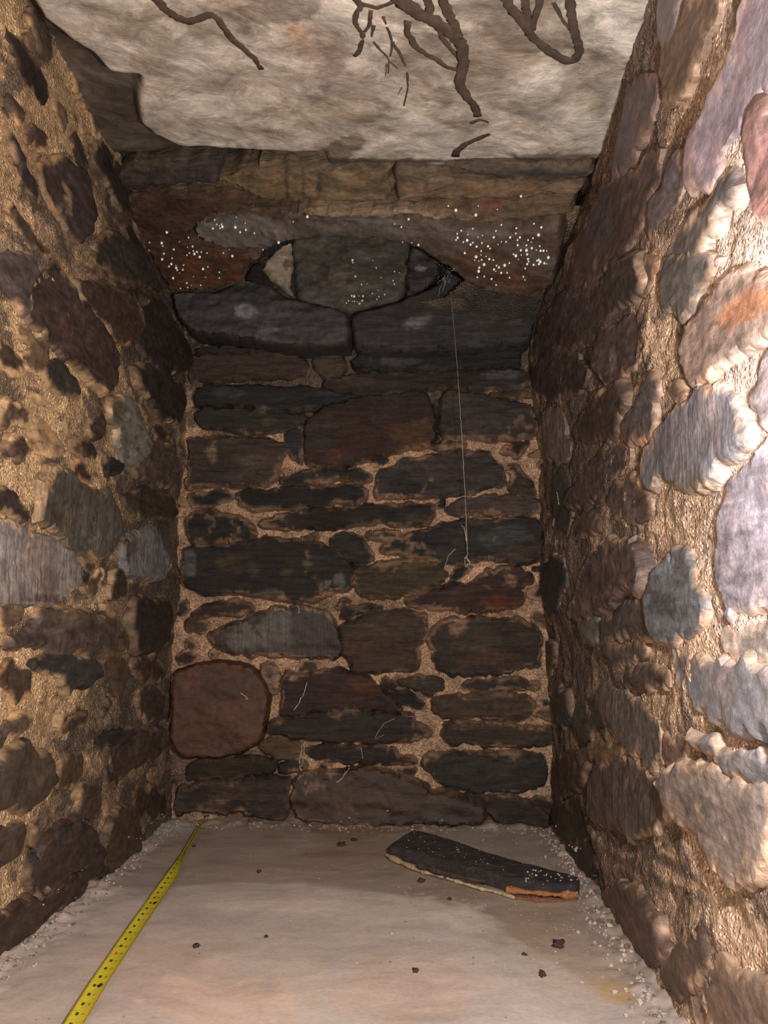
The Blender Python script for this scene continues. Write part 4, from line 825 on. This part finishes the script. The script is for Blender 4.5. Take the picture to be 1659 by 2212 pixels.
# --- roots creeping over the ceiling boulder
M_ROOT = simple('root_bark', lin((76, 63, 54)), .9, noise=.4, scale=(50, 50, 50), spec=.2)
def root(label, paths):
    L0, _ = hit((paths[0][0][0][0], max(paths[0][0][0][1], 2)))
    t = None; Vs, Fs = [], []
    for pth, w0, w1 in paths:
        q = smoothp(densify(pth, max(14, int(sum(math.dist(a, b) for a, b in zip(pth, pth[1:]))/7))), 2)
        w = fbm(np.column_stack([q, q[:, 0]*0]), .05, 2, 5); q = q+np.column_stack([w, -w])*2.2
        P = []
        for x, y in q:
            uvc = CEIL.unproj([(x, y)], .004)
            Pc = CEIL.P(uvc, 0)[0]; ok, loc, nrm, *_ = SC.ray_cast(DG, Vector((Pc[0], Pc[1], Pc[2]-.25)), Vector((0, 0, 1)))
            P.append(np.array(loc) if ok else Pc)
        P = np.array(P); P[:, 2] = smoothp(P[:, 2:3], 4)[:, 0]
        d = np.linalg.norm(P-ORG, axis=1); wd = np.linspace(w0, w1, len(P))*d/F*.58
        V, Fc = tube(P, np.maximum(wd, .0008), 8, .28, nrm=(0, 0, 1), jitter=.2, seed=len(Vs)); b = len(Vs)
        Vs += V; Fs += [tuple(i+b for i in f) for f in Fc]
    o = mesh_obj('root', Vs, Fs, M_ROOT); return tag(o, label, 'root', 'roots across the ceiling')
root('single brown root snaking across the pale ceiling at the upper left', [([(295, -25), (330, 8), (360, 34), (395, 54), (420, 56), (445, 44), (468, 48), (485, 70), (500, 92), (525, 112), (548, 132), (566, 157)], 17, 10)])
root('thick dark branching root down the middle right of the ceiling', [
 ([(840, -20), (870, 10), (905, 35), (940, 48), (975, 72), (997, 98), (1003, 130), (1000, 150), (992, 178), (1005, 198), (1024, 222), (1032, 250)], 30, 14),
 ([(955, -20), (960, 20), (978, 50), (990, 85)], 20, 16), ([(920, -20), (925, 20), (930, 45)], 16, 12),
 ([(882, 48), (880, 80), (900, 108), (935, 128), (962, 145), (990, 150)], 14, 8), ([(945, 50), (955, 80), (975, 105), (1000, 135)], 12, 8), ([(1015, 262), (1035, 258), (1055, 262)], 9, 4)])
root('dark root that loops round in a narrow U near the right of the ceiling', [
 ([(1085, -10), (1110, 25), (1135, 58), (1158, 88), (1185, 115), (1215, 136), (1240, 138), (1254, 118), (1248, 85), (1236, 50), (1228, -15)], 18, 15),
 ([(1130, -15), (1138, 25), (1142, 60)], 16, 12), ([(1172, -15), (1160, 30), (1150, 65)], 14, 10), ([(1195, 10), (1212, 42), (1230, 62)], 7, 5)])
root('small hooked root with short side shoots left of the thick root', [
 ([(750, -15), (768, 12), (782, 22), (765, 40), (768, 58), (783, 72), (782, 98), (776, 120), (764, 130)], 12, 8), ([(780, 20), (810, 26), (850, 14)], 9, 7), ([(800, 30), (798, 60), (786, 72)], 8, 6), ([(806, 60), (802, 85)], 8, 3)])
root('thin hair-like root with forked ends between the hooked root and the thick root', [
 ([(828, 40), (838, 75), (848, 98), (842, 130), (838, 160)], 6, 2.5), ([(848, 98), (862, 125), (880, 150), (881, 185), (876, 212), (872, 228)], 6, 2.5), ([(805, 95), (820, 115), (838, 130), (858, 150)], 5, 3), ([(836, 140), (832, 165)], 3, 1.5), ([(868, 190), (860, 205)], 2, 1.2)])
root('short bent root at the far lip of the ceiling, right of centre', [([(984, 345), (986, 328), (1004, 312), (1035, 300), (1058, 288)], 15, 8)])

# --- water drops hanging on the corbelled stones
M_DROP = simple('water_drop', (.97, .98, .92), .22, spec=1.0)  # near-white base colour paints each drop's glint
dm = bpy.data.meshes.new('water_drop'); dm.from_pydata([tuple(v) for v in IV2*np.array([1, 1, 1.12])], [], IF2); dm.update(); dm.polygons.foreach_set('use_smooth', np.ones(len(dm.polygons), bool)); dm.materials.append(M_DROP)
def zm(lst, ox, oy, s=2.860): return [(ox+x/s, oy+y/s) for x, y in lst]
G1 = zm([(315,487),(450,522),(285,555),(395,547),(205,603),(290,575),(360,595),(443,582),(475,577),(480,605),(487,622),(455,617),(440,632),(298,622),(287,655),(348,650),(345,685),(375,708),(395,742),(420,692),(415,720),(355,772),(440,803),(467,820),(445,830),(400,835),(525,817),(540,715),(570,703),(553,767),(640,737),(640,772),(520,640),(565,618),(703,598),(722,635),(665,620),(503,610),(530,612),(372,695),(380,722),(330,700),(480,765),(210,553)], 250, 330)
G2 = zm([(612,413),(745,397),(800,433),(740,457),(770,487),(857,496),(805,475),(1097,425),(1183,397),(510,512),(600,465),(640,450),(655,440),(910,597),(1008,550),(625,440),(645,465),(660,455)], 250, 330)
G3 = zm([(90,665),(92,680),(237,712),(108,765),(180,810),(145,815),(85,885),(100,890),(103,880),(130,885),(155,887),(65,915),(90,918),(103,920),(120,922),(133,932),(52,930),(150,915),(248,850),(212,870),(253,890),(240,907),(288,877),(340,790),(348,812),(350,735),(380,742),(268,772),(217,665)], 730, 330)
G4 = zm([(738,498),(762,482),(803,505),(740,523),(730,537),(833,470),(775,550),(800,537),(833,553),(865,520),(893,510),(857,577),(885,605),(927,575),(891,555),(940,590),(783,617),(885,630),(845,663),(870,668),(888,660),(903,688),(935,655),(963,520),(977,483),(990,565),(1010,548),(1038,548),(1065,520),(1103,467),(1100,500),(1125,520),(1110,537),(1110,568),(1010,447),(1165,570),(1175,537),(1205,525),(1195,550),(1198,587),(1240,505),(1258,462),(1210,440),(1248,575),(1252,603),(1225,600),(1270,603),(1290,605),(1300,645),(1133,630),(1100,633),(1115,657),(1085,625),(1130,600),(1165,600),(1170,625),(1175,655),(1178,670),(1170,685),(1060,680),(1030,693),(995,707),(980,695),(965,720),(975,732),(870,730),(873,707),(862,768),(905,762),(950,777),(978,815),(1010,740),(1045,740),(1060,770),(1145,765),(1155,785),(1157,713),(1210,690),(1243,685),(1230,665),(1240,660),(1250,670),(1275,680),(1290,685),(960,660),(915,640),(820,565),(855,640),(683,327),(725,357),(867,328),(853,381),(985,350),(437,412),(350,440),(392,457),(400,550),(457,555),(498,567),(1132,265)], 730, 330)
rd = np.random.default_rng(4)
for pts, lab, grp in ((G1, 'bright water drop on the brown corbel stone left of the opening', 'water drops on the brown left corbel'), (G2, 'bright water drop on the grey left half of the lintel', 'water drops on the grey half of the lintel'),
                      (G3, 'bright water drop on the grey slab inside the opening', 'water drops inside the opening'), (G4, 'bright water drop on the right half of the lintel or just above it', 'water drops on the right of the lintel')):
    for x, y in pts:
        L, n_ = hit((x, y))
        if L is None: continue
        s = rd.choice([.0014, .0020, .0026, .0034], p=[.3, .35, .25, .1])
        o = bpy.data.objects.new('water_drop', dm); COL.objects.link(o); o.location = L+n_*s*.5; o.scale = (s, s, s)
        tag(o, lab, 'water drop', grp)

# --- cobweb threads
M_WEB = simple('cobweb_silk', (.42, .38, .32), .8)
def strand(pxs, rad=.0005, off=.004, n=40, wob=.0006, seed=1, flat=False):
    P = []
    for x, y in densify(pxs, n):
        L, n_ = hit((x, y)); P.append(L+n_*off if L is not None else P[-1])
    P = smoothp(np.array(P), 6); r = np.random.default_rng(seed); P += r.normal(0, wob, P.shape); return tube(P, rad*r.uniform(.6, 1.4, len(P)), 5, 1, jitter=.1, seed=seed)
def straight(a, b, rad, n=60, seed=1, sag=.0):
    La, na = hit(a); Lb, nb_ = hit(b); t = np.linspace(0, 1, n)[:, None]; P = (La+na*.01)*(1-t)+(Lb+nb_*.012)*t
    # keep the thread clear of the wall
    P[:, 1] -= .085*np.sin(np.pi*np.clip(t[:, 0], 0, 1))**.6; r = np.random.default_rng(seed); P += r.normal(0, .0004, P.shape); return P
th = straight((974, 636), (1007, 1195), None, 120)
q = to_px(th); dist = np.linalg.norm(th-ORG, axis=1)
tr = np.interp(np.linspace(0, 1, 120), [0, .2, .4, .62, .8, .9, 1], [.0003, .0003, .0004, .0007, .0005, .0009, .0010])
V, Fc = tube(th, tr, 6, jitter=.3, seed=3); Vs, Fs = list(V), list(Fc)
for pth, rr_ in (([(1003, 1140), (1009, 1168), (1007, 1196), (1010, 1210)], .0012), ([(1007, 1196), (1003, 1214), (1010, 1226), (1013, 1232)], .0010), ([(1008, 1205), (1013, 1212), (1006, 1216)], .0014), ([(1000, 1134), (1009, 1150), (1006, 1170)], .0008)):
    V, Fc = strand(pth, rr_, .012, 24, .0006, len(Vs)); b = len(Vs); Vs += V; Fs += [tuple(i+b for i in f) for f in Fc]
web = thing('cobweb_thread', tuple(th[0]), 'long dusty cobweb thread hanging from the right end of the opening down the back wall', 'cobweb')
mesh_obj('thread', Vs, Fs, M_WEB, web); Vs, Fs = [], []
r = np.random.default_rng(9)
for k in range(26):
    x0, y0 = r.uniform(953, 974), r.uniform(558, 610); x1, y1 = x0+r.normal(0, 9), y0+abs(r.normal(14, 12))
    V, Fc = strand([(x0, y0), ((x0+x1)/2+r.normal(0, 4), (y0+y1)/2), (x1, min(y1, 645))], .0005, .010, 10, .001, k); b = len(Vs); Vs += V; Fs += [tuple(i+b for i in f) for f in Fc]
o = mesh_obj('web_tangle', Vs, Fs, M_WEB, web); o['label'] = 'tangle of web at the top end'; o['kind'] = 'stuff'
L, n_ = hit((961, 598)); V = IV2*np.array([.0035, .003, .006])+L+n_*.012
mesh_obj('web_clot', V, IF2, simple('dusty_clot', lin((168, 136, 110)), .9, noise=.3), web)['label'] = 'pinkish dusty clot in the tangle'
wis = [([(664, 1473), (660, 1484), (657, 1500), (645, 1520), (637, 1533)], .0010, 'pale cobweb wisp slanting over the dark stone beside the rust-red stone'),
 ([(652, 1606), (646, 1640), (650, 1662)], .0012, 'pale cobweb wisp hanging in two strands low on the back wall'), ([(781, 1616), (784, 1640)], .0008, 'short upright cobweb wisp on the thin stone above the lowest course'),
 ([(757, 1662), (742, 1676), (727, 1692)], .0011, 'cobweb wisp slanting across the large brown stone of the lowest course'), ([(983, 1186), (968, 1200), (960, 1224)], .0008, 'fine cobweb wisp just left of the lower end of the long thread'),
 ([(884, 1550), (920, 1548), (950, 1546)], .0006, 'nearly level cobweb wisp on mortar right of the big dark stone'), ([(830, 1585), (805, 1600), (830, 1560), (852, 1552)], .0005, 'faint bent cobweb wisp on the lower half of the big dark stone'),
 ([(641, 1305), (648, 1318), (643, 1328), (650, 1322)], .0007, 'small knotted cobweb wisp above the lime-streaked stone'), ([(1056, 1198), (1056, 1214)], .0006, 'tiny upright cobweb wisp right of the long thread'), ([(1207, 1062), (1211, 1090)], .0008, 'short pale cobweb wisp by the right corner'),
 ([(520, 1497), (532, 1503), (536, 1512), (528, 1508)], .0011, 'small white cobweb knot on the rust-red stone')]
for i, (pth, rad, lab) in enumerate(wis):
    V, Fc = strand(pth, rad, .004, 20, .0005, i+40); Vs, Fs = list(V), list(Fc)
    if i == 1:
        V, Fc = strand([(655, 1606), (655, 1640), (651, 1664)], .0009, .004, 20, .0005, 60); b = len(Vs); Vs += V; Fs += [tuple(k+b for k in f) for f in Fc]
    tag(mesh_obj('cobweb_wisp', Vs, Fs, M_WEB), lab, 'cobweb', 'cobweb wisps on the back wall')

# --- crumbs of soil and grit
M_CRUMB = simple('soil_crumb', lin((66, 46, 38)), .95, noise=.3, scale=(200, 200, 200))
for k, (x, y, s, lab) in enumerate([(560, 1884, 4.5, 'small dark crumb near the back, right of the yellow tape'), (1207, 2043, 9, 'largest dark crumb, near the right wall'), (1172, 2107, 6, 'dark crumb below the largest one, toward the camera'), (910, 1905, 7, 'brown crumb just left of the timber edge'),
    (425, 2045, 5, 'dark crumb standing alone right of the yellow tape, toward the camera'), (972, 1943, 4, 'small dark crumb below the middle of the timber'), (898, 2098, 4.5, 'reddish crumb near the middle of the front floor'), (575, 2024, 3.5, 'tiny dark crumb in the middle left of the floor'),
    (737, 1826, 9, 'flat brown leaf-like crumb near the back wall'), (765, 1816, 7, 'thin curled brown crumb nearest the back wall'), (1133, 2063, 3.5, 'tiny brown crumb left of the largest one'), (419, 1829, 4, 'small dark crumb close beside the far part of the tape')]):
    L, n_ = hit((x, y)); rr_ = np.random.default_rng(k+3); sz = s*.0009
    V = IV2*sz*.85*(1+1.3*fbm(IV2+k, 2.6, 3, k))[:, None]*np.array([1.2, 1.6, .5 if k in (8, 9) else .75])+L+np.array([0, 0, sz*.35])
    tag(mesh_obj('soil_crumb', V, IF2, M_CRUMB), lab, 'crumb', 'crumbs on the floor')
r = np.random.default_rng(77); V = []; Fq = []; C = []
def add_grit(x, y, s, c):
    b = len(V); z = .004
    ok, loc, *_ = SC.ray_cast(DG, Vector((x, y, .10)), Vector((0, 0, -1)))
    z = loc[2] if ok and loc[2] < .05 else .004
    q = IV*s*(1+r.uniform(-.35, .35, (len(IV), 1)))*np.array([1, 1, .7])+np.array([x, y, z+s*.25])
    V.extend(q); Fq.extend([tuple(i+b for i in f) for f in IF]); C.extend([c]*len(q))
GC = [lin((160, 148, 136)), lin((146, 130, 118)), lin((110, 92, 80)), lin((178, 166, 154))]
for k in range(520): Y = r.uniform(.95, 1.96); add_grit(.31-abs(r.normal(0, .022)), Y, r.uniform(.001, .0038)*(1.7 if r.random() < .1 else 1), GC[r.integers(4)])
for k in range(420): Y = r.uniform(1.1, 1.96); add_grit(-.615+abs(r.normal(0, .02)), Y, r.uniform(.001, .0032), GC[r.integers(4)])
for k in range(260): add_grit(r.uniform(-.6, .3), 1.955-abs(r.normal(0, .02)), r.uniform(.001, .003), GC[r.integers(4)])
for k in range(300): add_grit(r.uniform(-.05, .3), r.uniform(1.2, 1.9), r.uniform(.0006, .0018), GC[r.integers(4)])
for k in range(160): add_grit(r.uniform(-.55, .3), r.uniform(.95, 1.9), r.uniform(.0005, .0013), GC[r.integers(4)])
m, ntm, bs = newmat('grit_material'); nn = N(ntm); nn.lk(bs.inputs['Base Color'], nn.col()); bs.inputs['Roughness'].default_value = .85
o = mesh_obj('grit', V, Fq, m, floor, np.array(C), smooth=False); o['kind'] = 'stuff'; o['label'] = 'pale crumbled mortar grit along the floor edges'
